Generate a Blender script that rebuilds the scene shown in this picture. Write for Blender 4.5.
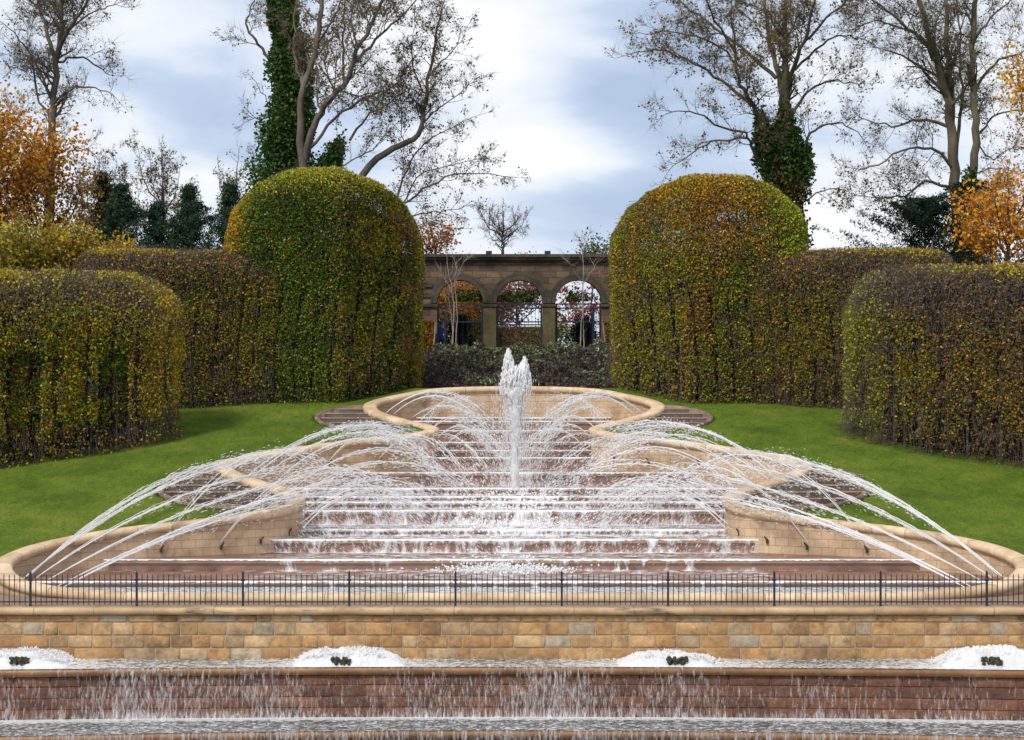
import bpy, bmesh, math, random
import numpy as np
from mathutils import Vector, Matrix
R = math.radians
for o in list(bpy.data.objects): bpy.data.objects.remove(o)
S = bpy.context.scene
COL = S.collection
# ------------------------------------------------------------------ camera, world, sun, exposure
F = 1800.0; EZ = 8.7; HY = 400.0; CX = 514.0
cam = bpy.data.objects.new('camera', bpy.data.cameras.new('camera')); COL.objects.link(cam)
cam.location = (0, 0, EZ); cam.rotation_euler = (R(90), 0, 0)
cam.data.sensor_width = 36; cam.data.lens = F / 1024 * 36
cam.data.shift_y = (HY - 370) / 1024; cam.data.shift_x = -(CX - 512) / 1024
cam.data.clip_end = 4000; S.camera = cam
S.render.resolution_x = 1024; S.render.resolution_y = 740
S.view_settings.view_transform = 'Standard'; S.view_settings.look = 'None'
S.view_settings.exposure = 0.30; S.view_settings.gamma = 1
S.cycles.max_bounces = 6; S.cycles.transparent_max_bounces = 24
S.cycles.diffuse_bounces = 3; S.cycles.glossy_bounces = 2
S.cycles.use_denoising = True

W = bpy.data.worlds.new('World'); S.world = W; W.use_nodes = True
nt = W.node_tree; nt.nodes.clear()
def N(nt, t, **kw):
    n = nt.nodes.new(t)
    for k, v in kw.items():
        if k in n.inputs: n.inputs[k].default_value = v
        else: setattr(n, k, v)
    return n
def L(nt, a, b): nt.links.new(a, b)
def MATH(nt, op, a, b=None, clamp=False):
    n = nt.nodes.new('ShaderNodeMath'); n.operation = op; n.use_clamp = clamp
    for i, v in enumerate((a, b)):
        if v is None: continue
        if hasattr(v, 'links'): nt.links.new(v, n.inputs[i])
        else: n.inputs[i].default_value = v
    return n.outputs[0]
def RAMP(nt, fac, stops, interp='LINEAR'):
    n = nt.nodes.new('ShaderNodeValToRGB'); n.color_ramp.interpolation = interp
    e = n.color_ramp.elements
    while len(e) < len(stops): e.new(0.5)
    for el, (p, c) in zip(e, stops):
        el.position = p; el.color = (c if len(c) == 4 else (*c, 1)) if not isinstance(c, (int, float)) else (c, c, c, 1)
    nt.links.new(fac, n.inputs[0]); return n.outputs[0]
def MIXC(nt, fac, a, b, mode='MIX'):
    n = nt.nodes.new('ShaderNodeMix'); n.data_type = 'RGBA'; n.blend_type = mode
    for i, v in ((0, fac), (6, a), (7, b)):
        if hasattr(v, 'links'): nt.links.new(v, n.inputs[i])
        elif i == 0: n.inputs[0].default_value = v
        else: n.inputs[i].default_value = (*v, 1)
    return n.outputs[2]
SUN_EL, SUN_AZ = R(48), R(215)      # azimuth clockwise from +Y
sky = N(nt, 'ShaderNodeTexSky', sky_type='NISHITA'); sky.sun_disc = False
sky.sun_elevation = SUN_EL; sky.sun_rotation = SUN_AZ
tc = N(nt, 'ShaderNodeTexCoord'); mp = N(nt, 'ShaderNodeMapping'); mp.inputs['Scale'].default_value = (3.2, 3.2, 9.0)
mp.inputs['Location'].default_value = (1.3, 0.4, 0.35)
L(nt, tc.outputs['Generated'], mp.inputs[0])
n1 = N(nt, 'ShaderNodeTexNoise', Scale=2.3, Detail=8.0, Roughness=0.50, Distortion=0.35); L(nt, mp.outputs[0], n1.inputs['Vector'])
sep = N(nt, 'ShaderNodeSeparateXYZ'); L(nt, tc.outputs['Generated'], sep.inputs[0])
# real cloud masses: broad soft bands with position on the sky dome (azimuth x, height z)
def blob(cx, cz, rx, rz, amp):
    a = MATH(nt, 'DIVIDE', MATH(nt, 'SUBTRACT', sep.outputs[0], cx), rx)
    b = MATH(nt, 'DIVIDE', MATH(nt, 'SUBTRACT', sep.outputs[2], cz), rz)
    q = MATH(nt, 'ADD', MATH(nt, 'MULTIPLY', a, a), MATH(nt, 'MULTIPLY', b, b))
    e = MATH(nt, 'POWER', 2.718, MATH(nt, 'MULTIPLY', q, -1.0))
    return MATH(nt, 'MULTIPLY', e, amp)
acc = MATH(nt, 'ADD', n1.outputs['Fac'], .035)
for b in [(0.0, .165, .055, .07, .24), (.08, .165, .06, .035, -.30), (-.165, .17, .06, .035, -.17), (.055, .108, .055, .018, -.34),
          (.0, .135, .05, .014, .14), (-.13, .215, .05, .02, -.06), (-.2, .11, .12, .03, .10), (-.27, .16, .05, .08, .02), (.25, .12, .09, .08, .16), (.12, .10, .05, .02, -.02), (-.14, .135, .05, .012, -.08)]:
    acc = MATH(nt, 'ADD', acc, blob(*b))
cl = RAMP(nt, acc, [(.28, (3.9, 4.8, 6.4)), (.42, (4.9, 5.8, 7.3)), (.53, (6.5, 7.1, 8.0)), (.66, (7.9, 8.1, 8.5)), (.80, (9.2, 9.3, 9.5))])
cover = RAMP(nt, acc, [(.15, .80), (.5, .95)])
wc = MIXC(nt, cover, sky.outputs[0], cl)
bg = N(nt, 'ShaderNodeBackground', Strength=0.10); L(nt, wc, bg.inputs[0])
wo = N(nt, 'ShaderNodeOutputWorld'); L(nt, bg.outputs[0], wo.inputs[0])

sl = bpy.data.lights.new('sun', 'SUN'); sl.energy = 2.6; sl.angle = R(12); sl.color = (1, .95, .86)
so = bpy.data.objects.new('sun', sl); COL.objects.link(so)
sd = Vector((math.sin(SUN_AZ) * math.cos(SUN_EL), math.cos(SUN_AZ) * math.cos(SUN_EL), math.sin(SUN_EL)))
so.rotation_euler = (-sd).to_track_quat('-Z', 'Y').to_euler(); so.location = (0, 0, 60)

# ------------------------------------------------------------------ helpers
def PX(px, d): return (px - CX) / F * d
def PZ(py, d): return EZ - (py - HY) / F * d
def P(px, py, d): return (PX(px, d), d, PZ(py, d))
rs = np.random.RandomState(7); random.seed(7)

def hash3(i, j, k, s=0):
    h = (i.astype(np.int64) * 374761393 + j.astype(np.int64) * 668265263 + k.astype(np.int64) * 2147483647 + s * 144269504) & 0xffffffff
    h = ((h ^ (h >> 13)) * 1274126177) & 0xffffffff
    h = h ^ (h >> 16)
    return (h & 0xffffff) / float(0xffffff)
def cfbm(p, sc, seed, oct=3): return fbm(np.asarray(p) * [1, 1, .28], sc * 1.3, seed, oct)
def vnoise(p, sc=1.0, seed=0):
    q = np.asarray(p) * sc + 100.0; i = np.floor(q).astype(np.int64); f = q - i; f = f * f * (3 - 2 * f)
    r = 0
    for a in (0, 1):
        for b in (0, 1):
            for c in (0, 1):
                w = (f[:, 0] if a else 1 - f[:, 0]) * (f[:, 1] if b else 1 - f[:, 1]) * (f[:, 2] if c else 1 - f[:, 2])
                r = r + w * hash3(i[:, 0] + a, i[:, 1] + b, i[:, 2] + c, seed)
    return r
def fbm(p, sc=1.0, seed=0, oct=3):
    r = 0; t = 0; a = 1
    for k in range(oct):
        r = r + a * vnoise(p, sc * 2 ** k, seed + k); t += a; a *= .5
    return r / t

def mk(name, V, Fc, mat=None, parent=None, col=None, uv=None, smooth=False, attr=None):
    me = bpy.data.meshes.new(name)
    V = np.asarray(V, dtype=np.float32)
    if isinstance(Fc, np.ndarray):
        n, k = Fc.shape
        me.vertices.add(len(V)); me.vertices.foreach_set('co', V.ravel())
        me.loops.add(n * k); me.loops.foreach_set('vertex_index', Fc.astype(np.int32).ravel())
        me.polygons.add(n); me.polygons.foreach_set('loop_start', np.arange(0, n * k, k, dtype=np.int32))
        me.update(calc_edges=True)
    else:
        me.from_pydata(V.tolist(), [], [list(map(int, f)) for f in Fc]); me.update()
    if col is not None:
        a = me.attributes.new('Col', 'FLOAT_COLOR', 'FACE')
        c = np.ones((len(col), 4), np.float32); c[:, :3] = col; a.data.foreach_set('color', c.ravel())
    if attr is not None:
        a = me.attributes.new('foam', 'FLOAT', 'POINT'); a.data.foreach_set('value', np.asarray(attr, np.float32))
    if uv is not None:
        ul = me.uv_layers.new(name='UVMap'); idx = np.zeros(len(me.loops), np.int32); me.loops.foreach_get('vertex_index', idx)
        ul.data.foreach_set('uv', np.asarray(uv, np.float32)[idx].ravel())
    if smooth: me.polygons.foreach_set('use_smooth', np.ones(len(me.polygons), bool))
    if mat: me.materials.append(mat)
    o = bpy.data.objects.new(name, me); COL.objects.link(o)
    if parent:
        o.parent = parent
        if parent.type == 'EMPTY' and parent.name != 'iron_railing': o.location = -Vector(parent.location)
    return o
def tag(o, label, cat, group=None, kind=None):
    if kind: o['kind'] = kind
    if label: o['label'] = label
    if cat: o['category'] = cat
    if group: o['group'] = group
    return o
def empty(name, loc, label=None, cat=None, group=None):
    o = bpy.data.objects.new(name, None); COL.objects.link(o); o.location = loc
    return tag(o, label, cat, group)
class MB:      # mesh collector
    def __init__(s): s.v = []; s.f = []; s.c = []
    def add(s, v, f, c=None):
        b = len(s.v); s.v += [tuple(x) for x in v]; s.f += [tuple(b + i for i in q) for q in f]
        s.c += [c or (1, 1, 1)] * len(f)
    def box(s, x0, x1, y0, y1, z0, z1, c=None):
        s.add([(x0, y0, z0), (x1, y0, z0), (x1, y1, z0), (x0, y1, z0), (x0, y0, z1), (x1, y0, z1), (x1, y1, z1), (x0, y1, z1)],
              [(0, 3, 2, 1), (4, 5, 6, 7), (0, 1, 5, 4), (1, 2, 6, 5), (2, 3, 7, 6), (3, 0, 4, 7)], c)
    def cyl(s, p0, p1, r0, r1=None, n=8, c=None, caps=True):
        r1 = r0 if r1 is None else r1; p0 = Vector(p0); p1 = Vector(p1); t = (p1 - p0).normalized()
        a = t.orthogonal().normalized(); b = t.cross(a)
        vs = []
        for p, r in ((p0, r0), (p1, r1)):
            for i in range(n):
                q = p + (a * math.cos(2 * math.pi * i / n) + b * math.sin(2 * math.pi * i / n)) * r; vs.append(tuple(q))
        fs = [(i, (i + 1) % n, n + (i + 1) % n, n + i) for i in range(n)]
        if caps: fs += [tuple(range(n))[::-1], tuple(range(n, 2 * n))]
        s.add(vs, fs, c)
    def build(s, name, mat, parent=None, smooth=False, col=False):
        return mk(name, s.v, s.f, mat, parent, smooth=smooth, col=np.array(s.c) if col else None)

def sweep(path, prof, closed=False, up=(0, 0, 1)):
    """path Nx3, prof Mx2 (side, up) offsets in plan normal and z; returns V, F, arclength"""
    path = np.asarray(path, float); n = len(path); m = len(prof)
    t = np.gradient(path[:, :2], axis=0)
    if closed: t = np.roll(path[:, :2], -1, 0) - np.roll(path[:, :2], 1, 0)
    t /= np.linalg.norm(t, axis=1)[:, None] + 1e-9
    nr = np.stack([t[:, 1], -t[:, 0]], 1)
    V = np.zeros((n, m, 3))
    for j, (s_, u_) in enumerate(prof):
        V[:, j, :2] = path[:, :2] + nr * s_; V[:, j, 2] = path[:, 2] + u_
    Fq = []
    ns = n if closed else n - 1
    for i in range(ns):
        k = (i + 1) % n
        for j in range(m):
            l = (j + 1) % m
            Fq.append((i * m + j, k * m + j, k * m + l, i * m + l))
    s = np.concatenate([[0], np.cumsum(np.linalg.norm(np.diff(path, axis=0), axis=1))])
    return V.reshape(-1, 3), np.array(Fq), s

# ------------------------------------------------------------------ materials
def mat(name):
    m = bpy.data.materials.new(name); m.use_nodes = True; m.node_tree.nodes.clear()
    return m, m.node_tree
def finish(m, nt, sh): o = nt.nodes.new('ShaderNodeOutputMaterial'); L(nt, sh, o.inputs[0]); return m
def pbsdf(nt, col, rough=.8, bump=None, bstr=.4, bdist=.02, spec=.5, metal=0):
    b = N(nt, 'ShaderNodeBsdfPrincipled'); b.inputs['Roughness'].default_value = rough if not hasattr(rough, 'links') else .5
    if hasattr(rough, 'links'): L(nt, rough, b.inputs['Roughness'])
    b.inputs['Specular IOR Level'].default_value = spec; b.inputs['Metallic'].default_value = metal
    if hasattr(col, 'links'): L(nt, col, b.inputs['Base Color'])
    else: b.inputs['Base Color'].default_value = (*col, 1)
    if bump is not None:
        bn = N(nt, 'ShaderNodeBump', Strength=bstr, Distance=bdist); L(nt, bump, bn.inputs['Height']); L(nt, bn.outputs[0], b.inputs['Normal'])
    return b.outputs[0]
def noise(nt, scale, detail=4, rough=.55, sc=None, loc=None, dist=0, coord='Object'):
    tc = N(nt, 'ShaderNodeTexCoord'); v = tc.outputs[coord]
    if sc or loc:
        mp = N(nt, 'ShaderNodeMapping'); mp.inputs['Scale'].default_value = sc or (1, 1, 1); mp.inputs['Location'].default_value = loc or (0, 0, 0)
        L(nt, v, mp.inputs[0]); v = mp.outputs[0]
    n = N(nt, 'ShaderNodeTexNoise', Scale=scale, Detail=detail, Roughness=rough, Distortion=dist); L(nt, v, n.inputs['Vector'])
    return n.outputs['Fac']
def simple(name, c0, c1, scale=2.0, rough=.8, bscale=None, bstr=.4, bdist=.02, sc=None, spec=.4, detail=5, stain=None):
    m, nt = mat(name)
    f = noise(nt, scale, detail, .6, sc)
    c = RAMP(nt, f, [(.3, c0), (.7, c1)])
    if stain:
        g = noise(nt, stain[0], 5, .65, stain[3] if len(stain) > 3 else None, (7, 3, 1))
        c = MIXC(nt, RAMP(nt, g, [(stain[1], 0.0), (stain[1] + .12, 1.0)]), c, stain[2])
    return finish(m, nt, pbsdf(nt, c, rough, noise(nt, bscale or scale * 6, 6, .65), bstr, bdist, spec))
M = {}
M['coping'] = simple('coping_stone', (.50, .365, .225), (.70, .55, .38), 1.6, .75, 9, .6, .02, stain=(1.3, .54, (.46, .30, .16)))
def coping_cap():
    m, nt = mat('cap_stone')
    f = noise(nt, 1.1, 6, .6, (1, 1, 1)); c = RAMP(nt, f, [(.3, (.30, .18, .085)), (.7, (.56, .39, .22))])
    # joints every 1.6 m
    br = N(nt, 'ShaderNodeTexBrick', Scale=1.0); br.offset = 0; tcx = N(nt, 'ShaderNodeTexCoord')
    br.inputs['Brick Width'].default_value = 1.65; br.inputs['Row Height'].default_value = 50; br.inputs['Mortar Size'].default_value = .012
    L(nt, tcx.outputs['Object'], br.inputs['Vector'])
    c = MIXC(nt, br.outputs['Fac'], c, (.2, .13, .07))
    g = noise(nt, 1.0, 6, .7, (.6, 1, 2.5), (4, 2, 0)); c = MIXC(nt, RAMP(nt, g, [(.56, 0.0), (.68, .85)]), c, (.04, .033, .022))
    return finish(m, nt, pbsdf(nt, c, .65, noise(nt, 12, 6, .6), .5, .02))
M['cap'] = coping_cap()
def ashlar():
    m, nt = mat('pale_ashlar')
    uv = N(nt, 'ShaderNodeUVMap')
    br = N(nt, 'ShaderNodeTexBrick', Scale=1.0); br.offset = .5
    br.inputs['Brick Width'].default_value = .46; br.inputs['Row Height'].default_value = .27; br.inputs['Mortar Size'].default_value = .010
    br.inputs['Mortar Smooth'].default_value = .3; br.inputs['Bias'].default_value = 0
    br.inputs['Color1'].default_value = (.60, .44, .29, 1); br.inputs['Color2'].default_value = (.52, .365, .235, 1); br.inputs['Mortar'].default_value = (.38, .26, .165, 1)
    L(nt, uv.outputs[0], br.inputs['Vector'])
    f = noise(nt, 1.6, 7, .65); c = MIXC(nt, .75, br.outputs['Color'], RAMP(nt, f, [(.3, (.62, .58, .54)), (.65, (1.0, 1.0, 1.0))]), 'MULTIPLY')
    g = noise(nt, .55, 6, .65, None, (3, 9, 2)); c = MIXC(nt, RAMP(nt, g, [(.55, 0.0), (.66, .7)]), c, (.26, .14, .075))
    h = MATH(nt, 'SUBTRACT', noise(nt, 14, 6, .7), MATH(nt, 'MULTIPLY', br.outputs['Fac'], 1.2))
    return finish(m, nt, pbsdf(nt, c, .75, h, .6, .025))
M['ashlar'] = ashlar()
def coping_ring():
    m, nt = mat('jointed_coping'); uv = N(nt, 'ShaderNodeUVMap')
    br = N(nt, 'ShaderNodeTexBrick', Scale=1.0); br.offset = 0; br.inputs['Brick Width'].default_value = 1.15; br.inputs['Row Height'].default_value = 50; br.inputs['Mortar Size'].default_value = .012
    br.inputs['Color1'].default_value = (.70, .54, .37, 1); br.inputs['Color2'].default_value = (.52, .375, .235, 1); br.inputs['Mortar'].default_value = (.26, .18, .11, 1); L(nt, uv.outputs[0], br.inputs['Vector'])
    c = MIXC(nt, .85, br.outputs[0], RAMP(nt, noise(nt, 1.8, 7, .7), [(.32, (.66, .60, .54)), (.6, (1.06, 1.04, 1.02))]), 'MULTIPLY')
    g = noise(nt, 1.3, 6, .65, None, (7, 3, 1)); c = MIXC(nt, RAMP(nt, g, [(.55, 0.0), (.68, .6)]), c, (.38, .24, .12))
    return finish(m, nt, pbsdf(nt, c, .7, noise(nt, 10, 6, .7), .6, .02))
M['coping_ring'] = coping_ring()
def blockstone(name, rough=.8, wet=False):
    m, nt = mat(name)
    a = N(nt, 'ShaderNodeAttribute'); a.attribute_name = 'Col'
    f = noise(nt, 3.5, 8, .7)
    c = MIXC(nt, .85, a.outputs['Color'], RAMP(nt, f, [(.30, (.42, .38, .34)), (.62, (1.15, 1.1, 1.05))]), 'MULTIPLY')
    g = noise(nt, .45, 7, .75, (1.0, 1, .9), (2.2, 3, 0))
    if not wet: c = MIXC(nt, RAMP(nt, g, [(.56, 0.0), (.68, .85)]), c, (.085, .055, .03))
    else: c = MIXC(nt, RAMP(nt, g, [(.56, 0.0), (.75, .4)]), c, (.30, .20, .14))
    return finish(m, nt, pbsdf(nt, c, rough, noise(nt, 9, 8, .75), .9 if wet else .8, .05, .5))
M['block'] = blockstone('rusticated_block'); M['wetblock'] = blockstone('wet_red_block', .42, True)
M['mortar'] = simple('mortar', (.30, .22, .15), (.42, .31, .2), 6)
M['wetmortar'] = simple('wet_mortar', (.07, .032, .018), (.12, .055, .03), 6, .5)
M['step'] = simple('wet_step_stone', (.15, .068, .040), (.33, .175, .115), 1.1, .4, 7, .5, .02, (1, 1, 1.6), stain=(1.2, .57, (.24, .12, .06)))
M['lip'] = simple('step_edge_stone', (.26, .14, .07), (.46, .28, .15), 1.4, .5, 9, .4)
M['wetlip'] = simple('wet_edge_stone', (.13, .055, .022), (.30, .15, .06), 1.2, .35, 9, .4)
M['wetrim'] = simple('rim_stone', (.10, .065, .045), (.26, .19, .14), 2.2, .6, 9, .4)
M['disc'] = simple('dark_slab', (.05, .036, .03), (.15, .10, .08), 2.0, .5, 9, .4)
M['path'] = simple('paving', (.16, .10, .07), (.30, .20, .14), 2.0, .6, 9, .4)
def lawn():
    m, nt = mat('grass')
    a = noise(nt, .35, 4, .6); b = noise(nt, 3.0, 8, .8, (1, .45, 1)); 
    c = RAMP(nt, a, [(.3, (.060, .110, .008)), (.52, (.106, .168, .015)), (.7, (.155, .198, .026))])
    c = MIXC(nt, .8, c, RAMP(nt, b, [(.3, (.50, .52, .45)), (.7, (1.22, 1.15, 1.15))]), 'MULTIPLY')
    c = MIXC(nt, .85, c, RAMP(nt, noise(nt, 16, 5, .8, (1, .5, 1)), [(.36, (.52, .58, .5)), (.66, (1.35, 1.25, 1.3))]), 'MULTIPLY')
    return finish(m, nt, pbsdf(nt, c, .9, noise(nt, 40, 4, .8), .9, .03, .15))
M['lawn'] = lawn()
M['earth'] = simple('earth_bank', (.02, .014, .012), (.06, .04, .033), 3, .95, 12, .9, .08)
M['iron'] = simple('painted_iron', (.012, .015, .03), (.02, .024, .045), 8, .4)
M['nozzle'] = simple('bronze_nozzle', (.02, .016, .014), (.07, .055, .045), 9, .5)
M['rock'] = simple('dark_rock', (.015, .013, .008), (.09, .08, .045), 14, .8, 20, 1, .05)
def arcmat():
    m, nt = mat('sooty_blocks')
    tcx = N(nt, 'ShaderNodeTexCoord'); sp = N(nt, 'ShaderNodeSeparateXYZ'); cb = N(nt, 'ShaderNodeCombineXYZ'); L(nt, tcx.outputs['Object'], sp.inputs[0]); L(nt, sp.outputs[0], cb.inputs[0]); L(nt, sp.outputs[2], cb.inputs[1])
    br = N(nt, 'ShaderNodeTexBrick', Scale=1.0); br.inputs['Brick Width'].default_value = .75; br.inputs['Row Height'].default_value = .34; br.inputs['Mortar Size'].default_value = .015
    br.inputs['Color1'].default_value = (.165, .108, .065, 1); br.inputs['Color2'].default_value = (.07, .050, .034, 1); br.inputs['Mortar'].default_value = (.05, .04, .03, 1); L(nt, cb.outputs[0], br.inputs['Vector'])
    c = MIXC(nt, .8, br.outputs[0], RAMP(nt, noise(nt, .9, 7, .7, (1, 1, 1.6)), [(.32, (.25, .24, .22)), (.62, (1.25, 1.2, 1.15))]), 'MULTIPLY')
    return finish(m, nt, pbsdf(nt, c, .9, noise(nt, 8, 6, .7), .7, .05))
M['arcade'] = arcmat(); M['arcade_plain'] = simple('sooty_sandstone', (.050, .034, .022), (.20, .135, .08), .85, .85, 8, .7, .05, (1, 1, 2.2), stain=(.7, .54, (.03, .026, .02)))
M['arcadeD'] = simple('sooty_cornice', (.025, .022, .018), (.10, .08, .055), 1.2, .9, 8, .7, .05)
M['pier'] = simple('mossy_pier', (.05, .045, .015), (.15, .115, .055), 1.2, .9, 8, .7, .05, (1, 1, .8))
M['bark'] = simple('grey_bark', (.05, .040, .032), (.17, .14, .115), 2.2, .9, 10, .8, .04, (1, 1, .35))
M['barkg'] = simple('mossy_bark', (.05, .043, .025), (.16, .135, .09), 2.2, .9, 10, .8, .04, (1, 1, .35))
M['barkp'] = simple('pale_bark', (.17, .14, .12), (.36, .31, .27), 2.2, .9, 10, .6, .02)
M['twig'] = simple('twig_bark', (.036, .025, .02), (.115, .08, .062), 2.2, .9)
M['core'] = simple('hedge_inside', (.004, .0035, .002), (.018, .013, .007), 4, 1, 14, 1, .2)  # near-black: the shade inside the hedges is put into this colour
M['blue'] = simple('blue_jacket', (.01, .07, .32), (.015, .10, .45), 5, .8)
M['skin'] = simple('skin', (.45, .26, .18), (.5, .3, .2), 5, .6)
M['denim'] = simple('dark_trousers', (.01, .012, .03), (.02, .022, .05), 5, .9)
def leafmat(name, tr=.35):
    m, nt = mat(name)
    a = N(nt, 'ShaderNodeAttribute'); a.attribute_name = 'Col'
    b = N(nt, 'ShaderNodeBsdfPrincipled'); b.inputs['Roughness'].default_value = .55; b.inputs['Specular IOR Level'].default_value = .25
    L(nt, a.outputs['Color'], b.inputs['Base Color'])
    t = N(nt, 'ShaderNodeBsdfTranslucent'); L(nt, a.outputs['Color'], t.inputs[0])
    x = N(nt, 'ShaderNodeMixShader'); x.inputs[0].default_value = tr; L(nt, b.outputs[0], x.inputs[1]); L(nt, t.outputs[0], x.inputs[2])
    return finish(m, nt, x.outputs[0])
M['leaf'] = leafmat('leaves', .35)
def foam_solid(name, alpha=None):
    m, nt = mat(name)
    b = N(nt, 'ShaderNodeBsdfPrincipled'); b.inputs['Base Color'].default_value = (.95, .95, .96, 1); b.inputs['Roughness'].default_value = .35
    t = N(nt, 'ShaderNodeBsdfTranslucent'); t.inputs[0].default_value = (.97, .97, .98, 1)
    x = N(nt, 'ShaderNodeMixShader'); x.inputs[0].default_value = .4; L(nt, b.outputs[0], x.inputs[1]); L(nt, t.outputs[0], x.inputs[2])
    sh = x.outputs[0]
    if alpha:
        tr = N(nt, 'ShaderNodeBsdfTransparent'); y = N(nt, 'ShaderNodeMixShader'); y.inputs[0].default_value = alpha
        L(nt, tr.outputs[0], y.inputs[1]); L(nt, sh, y.inputs[2]); sh = y.outputs[0]
    return finish(m, nt, sh)
M['foam'] = foam_solid('white_water', .85); M['jet'] = foam_solid('jet_water', .6); M['drop'] = foam_solid('water_drops', .55)
def film(name, scale, stretch, lo, hi, gloss=True):
    """thin running water: white broken foam over clear wet stone, more of it where the 'foam' attribute is high"""
    m, nt = mat(name)
    at = N(nt, 'ShaderNodeAttribute'); at.attribute_name = 'foam'
    n_ = noise(nt, scale, 6, .68, stretch, None, .6)
    n2 = noise(nt, scale * 4.3, 3, .6, stretch, (5, 1, 2))
    v = MATH(nt, 'ADD', MATH(nt, 'MULTIPLY', n_, .7), MATH(nt, 'MULTIPLY', n2, .3))
    v = MATH(nt, 'ADD', v, MATH(nt, 'MULTIPLY', MATH(nt, 'SUBTRACT', at.outputs['Fac'], .5), .42))
    k = RAMP(nt, v, [(lo, 0.0), (hi, 1.0)])
    b = N(nt, 'ShaderNodeBsdfPrincipled'); b.inputs['Base Color'].default_value = (.84, .82, .84, 1); b.inputs['Roughness'].default_value = .4
    tr = N(nt, 'ShaderNodeBsdfTransparent')
    if gloss:
        g = N(nt, 'ShaderNodeBsdfGlossy'); g.inputs['Roughness'].default_value = .22
        bn = N(nt, 'ShaderNodeBump', Strength=.6, Distance=.05); L(nt, n_, bn.inputs['Height']); L(nt, bn.outputs[0], g.inputs['Normal'])
        mg = N(nt, 'ShaderNodeMixShader'); mg.inputs[0].default_value = .07; L(nt, tr.outputs[0], mg.inputs[1]); L(nt, g.outputs[0], mg.inputs[2]); base = mg.outputs[0]
    else: base = tr.outputs[0]
    x = N(nt, 'ShaderNodeMixShader'); L(nt, k, x.inputs[0]); L(nt, base, x.inputs[1]); L(nt, b.outputs[0], x.inputs[2])
    return finish(m, nt, x.outputs[0])
M['film'] = film('running_water', 2.1, (1, 1, .38), .44, .62)
M['falls'] = film('thin_falls', 11, (1.4, 1, .24), .465, .80, False)
def pool():
    m, nt = mat('pool_water')
    at = N(nt, 'ShaderNodeAttribute'); at.attribute_name = 'foam'
    f = noise(nt, 5.0, 7, .72, (1, 1.3, 1), None, 1.2)
    v = MATH(nt, 'ADD', f, MATH(nt, 'MULTIPLY', MATH(nt, 'SUBTRACT', at.outputs['Fac'], .5), .5))
    c = MIXC(nt, RAMP(nt, v, [(.46, 0.0), (.60, 1.0)]), (.055, .055, .042), (.88, .90, .92))  # white patches paint the water's sparkle along with real foam
    return finish(m, nt, pbsdf(nt, c, .12, noise(nt, 6, 5, .65, (1, 1.6, 1)), 1.0, .12, .9))
M['pool'] = pool()

# ------------------------------------------------------------------ plan of the cascade
Z0 = EZ
def zc(d):      # height of the serpentine coping (top) above datum, as the hillside climbs
    d = np.asarray(d, float)
    return EZ - 5.56 + .194 * (d - 52)
def dcop(y): return 15.65 / ((y - HY) / F + .194)
left_px = [(440, 388), (402, 394), (380, 399), (370, 404), (376, 411), (402, 419), (424, 424), (432, 427.5), (424, 431), (400, 434.5), (340, 441), (285, 449),
           (240, 457), (224, 464), (232, 471), (256, 480), (284, 488), (297, 497), (288, 505), (260, 511), (200, 519), (120, 528), (50, 541), (12, 554), (2, 565),
           (14, 577), (50, 586), (110, 591), (180, 592.6)]
lp = [(PX(x, dcop(y)), dcop(y)) for x, y in left_px]
ctrl = [(0, 84.0)] + lp + [(-4, 51.95), (4, 51.95)] + [(-x, d) for x, d in lp[::-1]]
def catmull(ps, n=10):
    m = len(ps); out = []
    for i in range(m):
        p0, p1, p2, p3 = [np.array(ps[(i + k - 1) % m]) for k in range(4)]
        for j in range(n):
            t = j / n
            out.append(.5 * ((2 * p1) + (-p0 + p2) * t + (2 * p0 - 5 * p1 + 4 * p2 - p3) * t * t + (-p0 + 3 * p1 - 3 * p2 + p3) * t ** 3))
    return np.array(out)
loop = catmull(ctrl, 10)
loop3 = np.column_stack([loop, zc(loop[:, 1])])
Lm = loop[(loop[:, 0] <= 0) & (loop[:, 1] > 51.8)]
Lm = Lm[np.argsort(Lm[:, 1])]
def XW(d): return -np.interp(d, Lm[:, 1], Lm[:, 0])       # half-width of the basin at distance d (positive)

# coping and wall
wall_o = empty('basin_wall', (0, 52, EZ - 5.9), 'long serpentine pale stone wall with rounded coping enclosing the water steps', 'wall')
cw, ch = .32, .15
prof = []
for k in range(12):
    a = 2 * math.pi * k / 12
    ca, sa = math.cos(a), math.sin(a)
    prof.append((cw * math.copysign(abs(ca) ** .6, ca), -ch + ch * math.copysign(abs(sa) ** .6, sa)))
V, Fq, s = sweep(loop3, prof, True)
mk('coping', V, Fq, M['coping_ring'], wall_o, smooth=True, uv=np.column_stack([np.repeat(s, 12), np.full(len(V), 3.0)]))
seglen = np.linalg.norm(np.diff(np.vstack([loop, loop[:1]]), axis=0), axis=1); ss = np.concatenate([[0], np.cumsum(seglen)])
def wallstrip(side):
    # separate first/last columns so the uv does not wrap
    n = len(loop); t = np.roll(loop, -1, 0) - np.roll(loop, 1, 0); t /= np.linalg.norm(t, axis=1)[:, None]; nr = np.stack([t[:, 1], -t[:, 0]], 1)
    A = loop + nr * side; A = np.vstack([A, A[:1]]); zt = np.append(zc(loop[:, 1]), zc(loop[0, 1])) - .2
    V = []; UV = []
    depth = 2.6
    for i in range(n + 1):
        V += [(A[i, 0], A[i, 1], zt[i]), (A[i, 0], A[i, 1], zt[i] - depth)]; UV += [(ss[i], zt[i]), (ss[i], zt[i] - depth)]
    Fc = np.array([(2 * i, 2 * i + 1, 2 * i + 3, 2 * i + 2) for i in range(n)])
    return V, Fc, UV
V1, F1, U1 = wallstrip(.20); V2, F2, U2 = wallstrip(-.20)
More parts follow.
